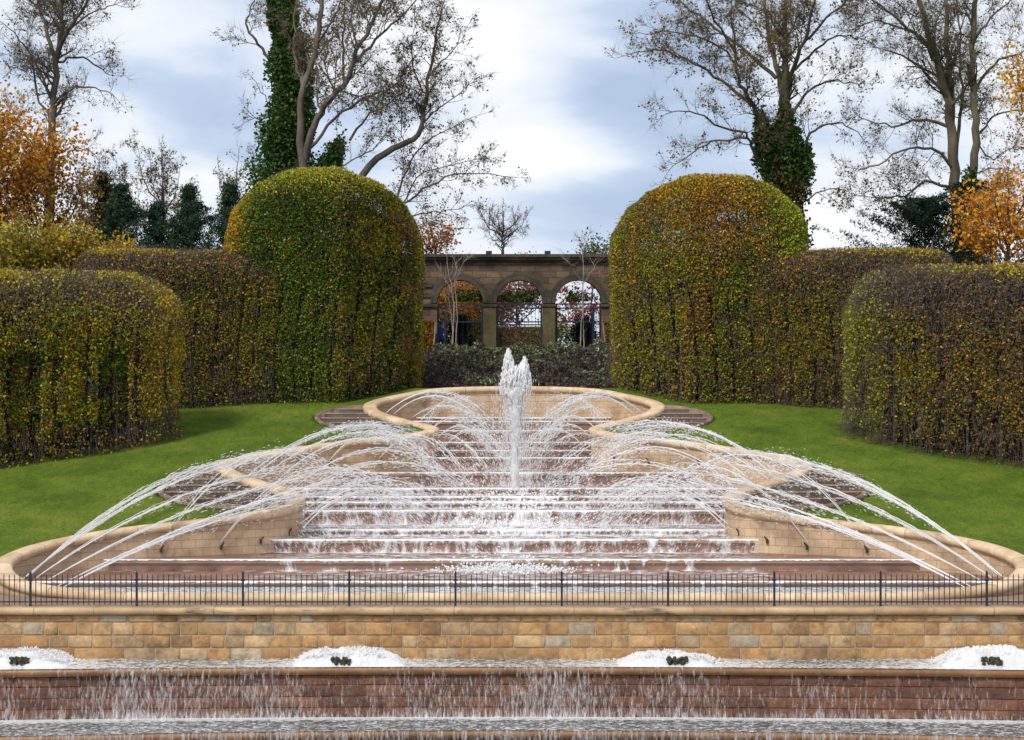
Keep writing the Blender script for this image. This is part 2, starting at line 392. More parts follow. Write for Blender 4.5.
mk('masonry', np.vstack([V1, V2]), np.vstack([F1, F2 + len(V1)]), M['ashlar'], wall_o, uv=np.vstack([U1, U2]))

# ------------------------------------------------------------------ ground, lawn, banks
discs = [(-9.3, 65.4, 3.5), (-6.0, 77.4, 2.45)]
def terr(d):
    return np.interp(d, [-80, 46, 49, 51.5, 52, 84, 86, 94.5, 200, 1600], [EZ - 10.6, EZ - 10.6, EZ - 6.05, EZ - 5.9, EZ - 5.66, EZ + .54, EZ + .55, EZ + 2.55, EZ + 2.55, EZ + 2.0])
def ground():
    xs = np.concatenate([[-1600, -600, -200, -90], np.arange(-60, 61, 2.0), [90, 200, 600, 1600]])
    ds = np.concatenate([[-90, -20, 20, 40, 46, 49, 51.5], np.arange(52, 98, 1.0), [104, 120, 160, 260, 600, 1600]])
    X, D = np.meshgrid(xs, ds); Z = terr(D) - .35
    Z = np.where((np.abs(X) < XW(np.clip(D, 52, 84)) + 5.5) & (D > 49) & (D < 86), Z - 3.2, Z)
    Z = np.where((D <= 49.1), EZ - 10.9, Z)
    V = np.column_stack([X.ravel(), D.ravel(), Z.ravel()]); nx = len(xs)
    Fc = np.array([(j * nx + i, j * nx + i + 1, (j + 1) * nx + i + 1, (j + 1) * nx + i) for j in range(len(ds) - 1) for i in range(nx - 1)])
    mk('ground', V, Fc, M['lawn'], smooth=True)['kind'] = 'structure'
ground()
def lawnsheet():
    ds = np.concatenate([np.arange(54.85, 84.0, .16), [84.0]])
    off = np.concatenate([np.arange(0, 9.0, .16), np.linspace(9, 60, 30)])
    Vs = []; Fs = []; b = 0
    for sg in (-1, 1):
        xw = XW(ds)
        X = sg * (xw[:, None] + off[None, :]); D = np.repeat(ds[:, None], len(off), 1)
        Z = zc(D) - .10
        Z += .03 * (vnoise(np.column_stack([X.ravel(), D.ravel(), 0 * X.ravel()]), .5).reshape(X.shape) - .5)
        for cx, cy, r in discs:
            Z = np.where((np.abs(X) - abs(cx)) ** 2 + (D - cy) ** 2 < (r + .1) ** 2, Z - 1.9, Z)
        V = np.column_stack([X.ravel(), D.ravel(), Z.ravel()]); nx = len(off)
        Fc = np.array([(j * nx + i, j * nx + i + 1, (j + 1) * nx + i + 1, (j + 1) * nx + i) for j in range(len(ds) - 1) for i in range(nx - 1)])
        if sg < 0: Fc = Fc[:, ::-1]
        Vs.append(V); Fs.append(Fc + b); b += len(V)
    mk('lawn', np.vstack(Vs), np.vstack(Fs), M['lawn'], smooth=True)['kind'] = 'structure'
    # strip behind the basin and terrace
    xs = np.linspace(-62, 62, 60); dd = np.concatenate([np.linspace(84, 95, 12), [100, 130]])
    X, D = np.meshgrid(xs, dd); Z = terr(D) + .0
    V = np.column_stack([X.ravel(), D.ravel(), Z.ravel()]); nx = len(xs)
    Fc = np.array([(j * nx + i, j * nx + i + 1, (j + 1) * nx + i + 1, (j + 1) * nx + i) for j in range(len(dd) - 1) for i in range(nx - 1)])
    mk('bank', V, Fc, M['earth'], smooth=True)['kind'] = 'structure'
lawnsheet()

# ------------------------------------------------------------------ water steps inside the basin
def dwat(y): return 16.85 / ((y - HY) / F + .194)
lips = [(418, None), (421.5, None), (431, None), (442.6, None), (450.7, None), (458, None), (473, None), (488.7, None), (497, None), (502.5, None), (511, None), (530, None), (540, 61.3), (560, 58.6), (582, 55.0)]
LP = []
for y, d in lips:
    d = d or float(dwat(y)); LP.append((d, float(PZ(y, d))))
def foamfield(x, d):
    x = np.abs(x)
    f = .22 + .08 * np.exp(-((x - 0) / 1.6) ** 2)
    f += .13 * np.exp(-((d - 66.5) / 5.0) ** 2) * np.exp(-((x - 3.5) / 6) ** 2)
    f += .10 * np.exp(-((d - 63.5) / 3.0) ** 2)
    f -= .28 * (x > 8.2) * (d < 61.5) + .14 * np.clip((d - 72) / 5, 0, 1)
    return np.clip(f, 0, 1)
steps_o = empty('water_steps', (0, 52, EZ - 7), 'broad flight of wet brown stone weirs descending between the serpentine walls', 'steps')
wv, wf, wa = [], [], []          # water sheet collector
def sheet_grid(X, D, Z, foam):
    b = sum(len(v) for v in wv); ny, nx = X.shape
    wv.append(np.column_stack([X.ravel(), D.ravel(), Z.ravel()])); wa.append(np.asarray(foam, float).ravel())
    wf.append(np.array([(b + j * nx + i, b + j * nx + i + 1, b + (j + 1) * nx + i + 1, b + (j + 1) * nx + i) for j in range(ny - 1) for i in range(nx - 1)]))
edges = [84.0] + [d for d, z in LP]
for i, (d, z) in enumerate(LP):
    dback = edges[i]; znext = LP[i + 1][1] if i + 1 < len(LP) else EZ - 5.74
    dl = np.linspace(d, dback, 12)
    xw = np.minimum(XW(dl), XW(dl)); mb = MB()
    n = len(dl)
    vs = [(-xw[k], dl[k], z) for k in range(n)] + [(xw[k], dl[k], z) for k in range(n)]
    fs = [(k, n + k, n + k + 1, k + 1) for k in range(n - 1)]
    mb.add(vs, fs)
    hw = XW(d)
    mb.add([(-hw, d, z), (hw, d, z), (hw, d, znext - .4), (-hw, d, znext - .4)], [(0, 3, 2, 1)])
    st = mb.build('step', M['step'], steps_o)
    e = MB(); th = min(.10, (z - znext) * .35)
    e.box(-hw, hw, d - .07, d + .25, z - th, z + .012); e.build('step_edge', M['lip'], st)
    # water: tread film and riser film
    nx = max(20, int(hw * 2 / .35)); u = np.linspace(-1, 1, nx)
    T = np.concatenate([[d - .09, d + .0, d + .10], np.linspace(d + .25, dback, 4)]); Xg = u[None, :] * XW(np.clip(T, d, 84))[:, None]; Dg = np.repeat(T[:, None], nx, 1)
    fo = foamfield(Xg, Dg) + .16
    fo[0] = .92 if hw < 99 else 0; fo[1] = .9; fo[2] += .1; fo[-1] += .2
    jit = (vnoise(np.column_stack([Xg[0], Dg[0], Xg[0] * 0]), .9, 3) - .5) * .5
    fo[0] += jit
    sheet_grid(Xg, Dg, np.full_like(Xg, z + .03), fo)
    Zr = np.array([z + .03, z - .04, z * .5 + znext * .5, znext + .02]); Xg = np.repeat(u[None, :] * hw, 4, 0); Dg = np.repeat(np.array([d - .09, d - .11, d - .12, d - .13])[:, None], nx, 1)
    fr = foamfield(Xg, Dg) - .03; fr[0] = 1.0 + jit; fr[1] += .12; fr[3] += .2
    sheet_grid(Xg, Dg, np.repeat(Zr[:, None], nx, 1), fr)
# front pool
u = np.linspace(-1, 1, 80); T = np.linspace(52.1, 55.0, 8); Xg = u[None, :] * XW(T)[:, None]; Dg = np.repeat(T[:, None], 80, 1)
mk('pool_water', np.column_stack([Xg.ravel(), Dg.ravel(), np.full(Xg.size, EZ - 5.72)]), np.array([(j * 80 + i, j * 80 + i + 1, (j + 1) * 80 + i + 1, (j + 1) * 80 + i) for j in range(7) for i in range(79)]),
   M['pool'], attr=np.full(Xg.size, .62))['kind'] = 'structure'

# ------------------------------------------------------------------ round side pools outside the wall
for di, (cx, cy, r) in enumerate(discs):
    for sg in (-1, 1):
        where = ('lower' if di == 0 else 'upper') + (' left' if sg < 0 else ' right')
        dp = empty('side_pool', (sg * abs(cx), cy, zc(cy) - 1), 'dark stepped round side pool cut in the %s lawn, %s of the two' % ('left' if sg < 0 else 'right', 'nearer' if di == 0 else 'farther'), 'pool', 'round stepped pools beside the cascade')
        # rim
        arc = []
        for k in range(80):
            a = 2 * math.pi * k / 80; x = -abs(cx) + r * math.cos(a); y = cy + r * math.sin(a)
            if -x > XW(np.clip(y, 52, 84)) - .05: arc.append((a, x, y))
        arc.sort(key=lambda q: q[0] if q[0] > 0 else 7)
        pts = np.array([(sg * x, y, zc(y) - .03) for a, x, y in arc])
        Vr, Fr, _ = sweep(pts, [(-.10, 0), (.12, 0), (.12, -.12), (.1, -.16), (.1, -2.0), (-.10, -2.0)] if sg > 0 else [(.10, 0), (.10, -2.0), (-.1, -2.0), (-.1, -.16), (-.12, -.12), (-.12, 0)])
        mk('rim', Vr, Fr, M['wetrim'], dp)
        nst = 8 if di == 0 else 6
        dd = np.linspace(cy - r, cy + r, nst + 1)
        for j in range(nst):
            dl = np.linspace(dd[j] + (.01 if j == 0 else 0), dd[j + 1], 6); z = float((EZ * 0 + zc(cy + r) - .22) * ((j + 1) / nst) + (zc(cy - r) - .42) * (1 - (j + 1) / nst))
            hh = np.sqrt(np.maximum(r * r - (dl - cy) ** 2, 0)); xo = abs(cx) + hh; xi = np.maximum(XW(dl), abs(cx) - hh); xo = np.maximum(xo, xi)
            n = 6
            vs = [(sg * xo[k], dl[k], z) for k in range(n)] + [(sg * xi[k], dl[k], z) for k in range(n)] + [(sg * xo[0], dl[0], z - .8), (sg * xi[0], dl[0], z - .8)]
            fs = [(k, n + k, n + k + 1, k + 1) for k in range(n - 1)] + [(0, 2 * n, 2 * n + 1, n)]
            st = mk('step', vs, fs, M['disc'], dp)
            eg = MB(); x0, x1 = sorted((sg * xo[0], sg * xi[0])); 
            if x1 - x0 > .3: eg.box(x0 + .1, x1 - .05, dl[0] - .03, dl[0] + .05, z - .035, z + .012); eg.build('step_edge', M['lip'], st)
            U = np.linspace(0, 1, 14); Xg = sg * (xi[:, None] + (xo - xi)[:, None] * U[None, :]); Dg = np.repeat(dl[:, None], 14, 1)
            base = .34 if (di == 0) else .20
            fo = base - .35 * np.clip((np.abs(Xg) - abs(cx)) / r, 0, 1) + 0 * Dg
            sheet_grid(Xg, Dg, np.full_like(Xg, z + .02), fo)
            if x1 - x0 > .3:
                Xr = np.repeat((sg * (xi[0] + (xo[0] - xi[0]) * U))[None, :], 2, 0); sheet_grid(Xr, np.full_like(Xr, dl[0] - .06), np.repeat(np.array([z + .02, z - .2])[:, None], 14, 1), np.repeat(fo[:1], 2, 0))
wo_ = mk('water', np.vstack(wv), np.vstack(wf), M['film'], attr=np.concatenate(wa)); wo_['kind'] = 'structure'

# ------------------------------------------------------------------ lower retaining walls
def blockwall(name, parent, material, mortar, x0, x1, z0, z1, rows, yfun, pal, wmin=.45, wmax=1.2, seed=1, proud=.05, gap=.012):
    r = random.Random(seed); V = []; Fc = []; C = []
    hs = np.array(rows, float); hs = hs / hs.sum() * (z1 - z0); z = z1
    for h in hs:
        x = x0 - r.random() * .8
        while x < x1:
            w = r.uniform(wmin, wmax)
            p = proud * r.uniform(.35, 1.0); c = r.choices(pal[0], pal[1])[0]; k = r.uniform(.85, 1.15); c = tuple(q * k for q in c)
            a0, a1, b0, b1 = x + gap, x + w - gap, z - h + gap, z - gap
            y0 = yfun(a0); y1 = yfun(a1); e = .025
            b = len(V)
            V += [(a0, y0 + .02, b0), (a1, y1 + .02, b0), (a1, y1 + .02, b1), (a0, y0 + .02, b1),
                  (a0 + e, y0 - p * .6, b0 + e), (a1 - e, y1 - p * .6, b0 + e), (a1 - e, y1 - p * .6, b1 - e), (a0 + e, y0 - p * .6, b1 - e)]
            # rough pillow face: a 5x3 grid
            gx, gy = 6, 4; g0 = len(V)
            for jj in range(gy):
                for ii in range(gx):
                    fx, fy = ii / (gx - 1), jj / (gy - 1); xx = a0 + e + (a1 - a0 - 2 * e) * fx; zz = b0 + e + (b1 - b0 - 2 * e) * fy
                    inn = 1 if 0 < ii < gx - 1 and 0 < jj < gy - 1 else 0
                    V.append((xx, yfun(xx) - p * .6 - inn * p * r.uniform(0, .9), zz))
            Fc += [(b, b + 1, b + 5, b + 4), (b + 1, b + 2, b + 6, b + 5), (b + 2, b + 3, b + 7, b + 6), (b + 3, b, b + 4, b + 7)]
            for jj in range(gy - 1):
                for ii in range(gx - 1):
                    q = g0 + jj * gx + ii; Fc.append((q, q + 1, q + gx + 1, q + gx))
            C += [c] * (4 + (gx - 1) * (gy - 1)); x += w
        z -= h
    o = mk(name, V, np.array(Fc), material, parent, col=C)
    return o
def ribbon(name, material, parent, yf0, yf1, z0, z1, x0=-26, x1=26, n=80, attr=None, bull=0):
    """box-like band between two plan curves"""
    xs = np.linspace(x0, x1, n); V = []; 
    prof = [(0, z0), (0, z1), (1, z1), (1, z0)] if not bull else None
    if bull:
        hh = (z1 - z0) / 2; prof = [(-hh * .8 * math.sin(a) / 1.0, z0 + hh - hh * math.cos(a)) for a in np.linspace(0, math.pi, 8)]
        prof = [('b', a, b) for a, b in prof] + [('e', 0, z1), ('e', 0, z0)]
    else: prof = [('b' if k == 0 else 'e', 0, z) for k, z in prof]
    m = len(prof)
    for x in xs:
        for w, o_, z in prof: V.append((x, (yf0(x) if w == 'b' else yf1(x)) + o_, z))
    Fc = [(i * m + j, (i + 1) * m + j, (i + 1) * m + (j + 1) % m, i * m + (j + 1) % m) for i in range(n - 1) for j in range(m)]
    return mk(name, V, np.array(Fc), material, parent, smooth=False)
zcap = EZ - 5.72; zp1 = EZ - 7.14; zp2 = EZ - 8.5
YW = 49.62
flat = lambda y: (lambda x: y)
rw = empty('terrace_wall', (0, YW, zp1), 'straight honey sandstone block wall carrying the low iron railing', 'wall')
pal = ([(.46, .275, .12), (.49, .31, .15), (.42, .235, .10), (.46, .33, .19), (.51, .35, .19), (.36, .21, .10), (.43, .35, .25)], [7, 6, 3, 2, 4, 2, 1])
blockwall('block_courses', rw, M['block'], None, -24, 24, zp1 - .06, zcap - .19, [.21, .34, .33, .35], flat(YW), pal, .38, .92, 5, .045)
mb = MB(); mb.box(-24.5, 24.5, YW + .012, YW + 1.4, zp1 - .7, zcap - .192); mb.build('backing', M['mortar'], rw)
ribbon('cap', M['cap'], rw, flat(YW - .10), flat(YW + .62), zcap - .19, zcap, -24.6, 24.6, 60, bull=1)
mb = MB(); mb.box(-24.5, 24.5, YW + .62, 54.9, EZ - 6.2, zcap - .03); path = mb.build('path', M['path']); path['kind'] = 'structure'
for sg in (-1, 1):
    mb = MB(); x0, x1 = sorted((sg * 15.65, sg * 60)); mb.box(x0, x1, 54.62, 54.92, EZ - 6.3, EZ - 5.06)
    tag(mb.build('side_wall', M['ashlar']), 'low pale stone wall holding up the lawn edge on the %s' % ('left' if sg < 0 else 'right'), 'wall')
arc1 = lambda x: 48.12 - (x + .5) ** 2 / 330.; arc1b = lambda x: arc1(x) + .10
arc2 = lambda x: 46.25 - (x + .3) ** 2 / 190.
lw = empty('weir_wall', (0, 48.3, zp2), 'wet dark red brown block wall with thin falling water under the bubbling pool', 'wall')
pal2 = ([(.145, .058, .028), (.17, .070, .034), (.12, .048, .025), (.20, .09, .045)], [4, 4, 3, 1])
blockwall('block_courses', lw, M['wetblock'], None, -24, 24, zp2 - .08, zp1 - .2, [.3, .32, .30, .26, .1], arc1b, pal2, .5, 1.2, 9, .03, .005)
ribbon('backing', M['wetmortar'], lw, lambda x: arc1b(x) + .012, lambda x: arc1b(x) + .6, zp2 - .6, zp1 - .202)
ribbon('edge', M['wetlip'], lw, arc1, lambda x: arc1(x) + .5, zp1 - .20, zp1 - .012)
def poolsheet(y0, y1, z, nx=160, ny=8, ff=None, x0=-25, x1=25):
    xs = np.linspace(x0, x1, nx); V = []; A = []
    for j in range(ny):
        for x in xs:
            t = j / (ny - 1); y = y0(x) * (1 - t) + y1(x) * t; V.append((x, y, z)); A.append(ff(x, t))
    Fc = np.array([(j * nx + i, j * nx + i + 1, (j + 1) * nx + i + 1, (j + 1) * nx + i) for j in range(ny - 1) for i in range(nx - 1)])
    o = mk('pool_water', V, Fc, M['pool'], attr=A); o['kind'] = 'structure'; return o
bubs = [(22, .0), (348, 0), (670, 0), (987, 0)]
bx = [PX(b[0], 48.9) for b in bubs]
def f1(x, t): return .55 + .3 * sum(math.exp(-((x - b) / 2.2) ** 2) for b in bx) - .1 * t
poolsheet(lambda x: arc1(x) - .01, flat(YW + .0), zp1 + .012, ff=f1)
poolsheet(lambda x: arc2(x) - .01, lambda x: arc1b(x) + .01, zp2 + .012, ff=lambda x, t: .46 + .55 * max(0, (t - .72) / .28))
# falling film on the weir wall
xs = np.linspace(-24, 24, 300); V = []; A = []
for k, zz in enumerate([zp1 + .015, zp1 - .06, zp1 - .21, zp1 - .6, zp2 + .3, zp2 + .02]):
    for x in xs:
        nz = math.sin(x * 1.7) * .05 + math.sin(x * .63 + 1) * .06
        V.append((x, arc1(x) - (.01 + .03 * k if k else 0) - .0, zz)); A.append((.55 if k == 0 else .40 if k < 3 else .50 if k < 5 else .70) + nz - .16 * min(1, max(0, (x - 5.5) / 5)) - .05)
mk('falling_water', V, np.array([(j * 300 + i, j * 300 + i + 1, (j + 1) * 300 + i + 1, (j + 1) * 300 + i) for j in range(5) for i in range(299)]), M['falls'], attr=A)['kind'] = 'structure'
lw2 = empty('lower_weir_wall', (0, 46, zp2 - 1), 'lowest curved wet stone weir edge along the bottom of the view', 'wall')
ribbon('edge', M['wetlip'], lw2, arc2, lambda x: arc2(x) + .55, zp2 - .22, zp2 - .01)
blockwall('block_courses', lw2, M['wetblock'], None, -24, 24, EZ - 10.3, zp2 - .22, [.3, .32, .30, .26, .3], lambda x: arc2(x) + .08, pal2, .55, 1.3, 12, .06, .01)
ribbon('backing', M['wetmortar'], lw2, lambda x: arc2(x) + .095, lambda x: arc2(x) + .6, EZ - 10.9, zp2 - .222)
xs = np.linspace(-24, 24, 200)
V = [(x, arc2(x) - .02 - .02 * k, zz) for k, zz in enumerate([zp2 + .014, zp2 - .3, EZ - 10.2]) for x in xs]
mk('falling_water', V, np.array([(j * 200 + i, j * 200 + i + 1, (j + 1) * 200 + i + 1, (j + 1) * 200 + i) for j in range(2) for i in range(199)]), M['falls'], attr=[.5] * len(V))['kind'] = 'structure'
mk('lower_pool_water', [(-40, 10, EZ - 10.3), (40, 10, EZ - 10.3), (40, 46.5, EZ - 10.3), (-40, 46.5, EZ - 10.3)], [(0, 1, 2, 3)], M['pool'])['kind'] = 'structure'

# ------------------------------------------------------------------ railing
fo = empty('iron_railing', (0, 49.95, zcap), 'low dark navy iron railing with thin spikes on top of the sandstone wall', 'railing')
yf = 49.93; ph = .94; pitch = 106.3 / F * yf; xfirst = PX(30.3, yf)
posts = [xfirst + pitch * k for k in range(-2, 12)]
pm = MB(); pm.box(-.028, .028, -.028, .028, -.02, ph); pm.add([(-.028, -.028, ph), (.028, -.028, ph), (.028, .028, ph), (-.028, .028, ph), (0, 0, ph + .07)], [(0, 1, 4), (1, 2, 4), (2, 3, 4), (3, 0, 4)])
pm.box(-.06, .06, -.035, .035, .70, .75)
p0 = pm.build('post', M['iron'], fo)
rm = MB(); nb = 20
rm.box(.028, pitch - .028, -.012, .012, .715, .738); rm.box(.028, pitch - .028, -.012, .012, .10, .135)
for k in range(1, nb):
    x = pitch * k / nb; rm.box(x - .0105, x + .0105, -.0105, .0105, .04, .84); rm.add([(x - .0105, -.0105, .84), (x + .0105, -.0105, .84), (x + .0105, .0105, .84), (x - .0105, .0105, .84), (x, 0, .92)], [(0, 1, 4), (1, 2, 4), (2, 3, 4), (3, 0, 4)])
r0 = rm.build('railing_panel', M['iron'], fo)
for i, x in enumerate(posts):
    a = p0 if i == 0 else p0.copy(); b = r0 if i == 0 else r0.copy()
    for q in (a, b):
        if i: COL.objects.link(q); q.parent = fo
        q.location = (x, 0, 0)
    a.rotation_euler.z = 0
# ------------------------------------------------------------------ bubbling jets
ico = bmesh.new(); bmesh.ops.create_icosphere(ico, subdivisions=1, radius=1); ico.verts.ensure_lookup_table()
IV = np.array([v.co[:] for v in ico.verts]); IF = np.array([[v.index for v in f.verts] for f in ico.faces]); ico.free()
OV = np.array([(1, 0, 0), (-1, 0, 0), (0, 1, 0), (0, -1, 0), (0, 0, 1), (0, 0, -1)], float)
OF = np.array([(0, 2, 4), (2, 1, 4), (1, 3, 4), (3, 0, 4), (2, 0, 5), (1, 2, 5), (3, 1, 5), (0, 3, 5)])
def blobs(C, Rr, D=None, stretch=1.0, base='ico'):
    """vectorised droplets at C with radius Rr, stretched along D"""
    BV, BF = (IV, IF) if base == 'ico' else (OV, OF)
    n = len(C); k = len(BV)
    if D is None: D = np.tile([0, 0, 1.0], (n, 1))
    D = D / (np.linalg.norm(D, axis=1)[:, None] + 1e-9)
    a = np.cross(D, [0.31, 0.95, 0.1]); a /= np.linalg.norm(a, axis=1)[:, None] + 1e-9; b = np.cross(D, a)
    st = np.broadcast_to(stretch, (n,))
    V = C[:, None, :] + Rr[:, None, None] * (BV[None, :, 0:1] * a[:, None, :] + BV[None, :, 1:2] * b[:, None, :] + BV[None, :, 2:3] * (D * st[:, None])[:, None, :])
    V = V.reshape(-1, 3); Fc = (BF[None] + (np.arange(n) * k)[:, None, None]).reshape(-1, 3)
    return V, Fc
names = ['at the far left edge', 'left of the middle', 'right of the middle', 'at the far right edge']
for i, x in enumerate(bx):
    o = empty('bubbler', (x, 48.85, zp1), 'white foaming water mound bubbling in the upper pool %s' % names[i], 'fountain jet', 'bubbling jets along the pool under the wall')
    r = np.random.RandomState(20 + i); n = 2600
    wid = 1.25 if i != 2 else 1.1
    t = r.uniform(-1.15, 1.15, n) * r.uniform(.5, 1, n) ** .5; t = np.where(r.rand(n) < .12, t * 1.25, t); yy = r.uniform(-.45, .45, n)
    hmax = (.25 + .04 * np.sin(i * 2.3)) * np.clip(1 - np.abs(t / 1.15) ** 3.5, 0, 1) * (1 - .5 * (yy / .6) ** 2) + .03; hmax *= (1 - .45 * np.exp(-((t - .0) / .22) ** 2) * (yy < -.1))
    C = np.column_stack([x + t * wid, 48.85 + yy, zp1 + .03 + np.maximum(hmax, .03) * r.uniform(.45, 1.4, n) ** .6 * (.75 + .5 * vnoise(np.column_stack([t * 4 + i * 7, yy * 5, yy * 0]), 1.0))])
    V, Fc = blobs(C, r.uniform(.005, .017, n), r.randn(n, 3) * .6 + np.column_stack([t * .8, yy * .5, .5 + 0 * t]), r.uniform(1.5, 5, n))
    gx, gy_ = 130, 40; U_, W_ = np.meshgrid(np.linspace(-1.3, 1.3, gx), np.linspace(-.62, .5, gy_)); sk = .85 + .3 * r.rand()
    Pn = np.column_stack([U_.ravel() * 3 + i * 9, W_.ravel() * 3, 0 * U_.ravel()]); hn = fbm(Pn, 1.6, 40 + i, 4).reshape(U_.shape)
    H_ = (.27, .30, .26, .32)[i] * sk * np.clip(1 - np.abs(U_ / 1.25 + (.08, -.05, .1, -.1)[i]) ** (2.2, 3.4, 2.6, 3.0)[i], 0, 1) * np.clip(1 - (W_ / .62) ** 2, 0, 1) ** .5 * (.45 + .7 * hn + .35 * fbm(Pn, 3.5, 70 + i, 2).reshape(U_.shape) + .45 * fbm(Pn, 9.0, 60 + i, 2).reshape(U_.shape)) * (1 - .55 * np.exp(-((U_) / .17) ** 2) * (W_ < -.2)) - .02
    Vm = np.column_stack([x + U_.ravel() * wid, 48.85 + W_.ravel(), zp1 + H_.ravel()]); Fm = np.array([(b_ * gx + a_, b_ * gx + a_ + 1, (b_ + 1) * gx + a_ + 1, (b_ + 1) * gx + a_) for b_ in range(gy_ - 1) for a_ in range(gx - 1)])
    Fm = np.vstack([Fm[:, [0, 1, 2]], Fm[:, [0, 2, 3]]]); Fc = np.vstack([Fc, Fm + len(V)]); V = np.vstack([V, Vm])
    mk('foam_mound', V, Fc, M['foam'], o)
    n = 40; C = np.column_stack([x + r.uniform(-.26, .26, n) + (.1, -.12, .15, -.05)[i], 48.28 + r.uniform(-.05, .05, n), zp1 + r.uniform(.05, .22, n)])
    V, Fc = blobs(C, r.uniform(.03, .07, n)); mk('rock', V, Fc, M['rock'], o)

# ------------------------------------------------------------------ arching jets
def strand(pts, rr, k=5):
    vel = np.gradient(pts, axis=0); vel /= np.linalg.norm(vel, axis=1)[:, None] + 1e-9; n = len(pts)
    a = np.cross(vel, [0, 0, 1.0]); a /= np.linalg.norm(a, axis=1)[:, None] + 1e-9; b = np.cross(vel, a); ang = np.arange(k) * 2 * math.pi / k
    V = (pts[:, None, :] + rr[:, None, None] * (np.cos(ang)[None, :, None] * a[:, None, :] + np.sin(ang)[None, :, None] * b[:, None, :])).reshape(-1, 3)
    Fq = np.array([(i * k + j, i * k + (j + 1) % k, (i + 1) * k + (j + 1) % k, (i + 1) * k + j) for i in range(n - 1) for j in range(k)])
    return V, np.vstack([Fq[:, [0, 1, 2]], Fq[:, [0, 2, 3]]])
def water_jet(p0, p1, h, label, seed, rad=.035, froth=.55, nd=170):
    """a thrown rope of water: smooth at the nozzle, then splitting into threads and streaked drops"""
    r = np.random.RandomState(seed); p0 = np.array(p0); p1 = np.array(p1); Vs = []; Fs = []; b = 0
    ln = np.linalg.norm(p1 - p0)
    side = np.array([-(p1 - p0)[1], (p1 - p0)[0], 0]); side /= np.linalg.norm(side) + 1e-9
    ns = 5 if rad > .037 else 3
    for q in range(ns):
        n = 110; t = np.linspace(0, 1, n); e = p1 + side * r.randn() * .03 * ln * .5 + np.array([0, 0, 0]) + (p1 - p0) * r.uniform(-.12, .05); hh = h * r.uniform(.93, 1.04)
        pts = p0 + (e - p0) * t[:, None]; pts[:, 2] += 4 * hh * t * (1 - t)
        w = np.clip((t - froth * .55) / .5, 0, 1)
        z = np.cumsum(r.randn(n, 3), 0); z -= np.linspace(0, 1, n)[:, None] * z[-1]; z2 = r.randn(n, 3); z2 = (z2 + np.roll(z2, 1, 0) + np.roll(z2, 2, 0)) / 1.7
        pts = pts + z * .006 * w[:, None] + z2 * (.002 + .016 * w[:, None])
        nz = vnoise(np.column_stack([t * 38, t * 0 + q * 7.3 + seed, t * 0]), 1.0); nz2 = vnoise(np.column_stack([t * 9, t * 0 + q * 3.1 + seed, t * 0 + 4]), 1.0)
        rr = rad * (.50 if ns == 5 else .62) * (.55 + .25 * t + 1.1 * w * (nz - .38)) * (1 - .5 * w * (nz2 < .38)); rr = np.clip(rr, .004, .06) * np.clip((1.03 - t) / .25, .2, 1)
        V, F_ = strand(pts, rr); Vs.append(V); Fs.append(F_ + b); b += len(V)
    t = np.linspace(0, 1, 60); pts = p0 + (p1 - p0) * t[:, None]; pts[:, 2] += 4 * h * t * (1 - t); vel = np.gradient(pts, axis=0); vel /= np.linalg.norm(vel, axis=1)[:, None]
    tt = froth * .3 + (1.02 - froth * .3) * r.beta(2.2, 1.3, nd); q = p0 + (p1 - p0) * tt[:, None]; q[:, 2] += 4 * h * tt * (1 - tt)
    sp = .015 + .24 * np.clip((tt - froth * .35), 0, 1) ** 1.1
    q += r.randn(nd, 3) * sp[:, None] * np.array([1, 1, .8]); q[:, 2] -= np.abs(r.randn(nd)) * sp * 1.1
    vd = np.column_stack([np.interp(tt, t, vel[:, c]) for c in range(3)])
    V2, F2 = blobs(q, r.uniform(.005, .016, nd) * (1 + .4 * tt), vd + r.randn(nd, 3) * .10, r.uniform(2.0, 8.0, nd), 'oct')
    Vs.append(V2); Fs.append(F2 + b)
    tag(mk('water_jet', np.vstack(Vs), np.vstack(Fs), M['jet'], smooth=True), label, 'water jet', 'arching jets thrown over the steps')
def solve(px0, py0, d0, px1, py1, d1, pxm, pym):
    """end points in space, and rise so the arc passes the height of the middle point"""
    a = np.array(P(px0, py0, d0)); b = np.array(P(px1, py1, d1))
    t = .5; dm = d0 + (d1 - d0) * t; z = PZ(pym, dm); return a, b, max(.15, z - (a[2] + b[2]) / 2)
def nozzle_at(nx_, ny_):
    d = float(dcop(ny_ - 22)); m = np.abs(Lm[:, 1] - d) < 2.6; q = Lm[m]; i = int(np.argmin(np.abs(q[:, 0] / q[:, 1] * F + CX - nx_))); q = q[i]
    return np.array([q[0] + .06, q[1] - .24, float(PZ(ny_, q[1] - .24))])
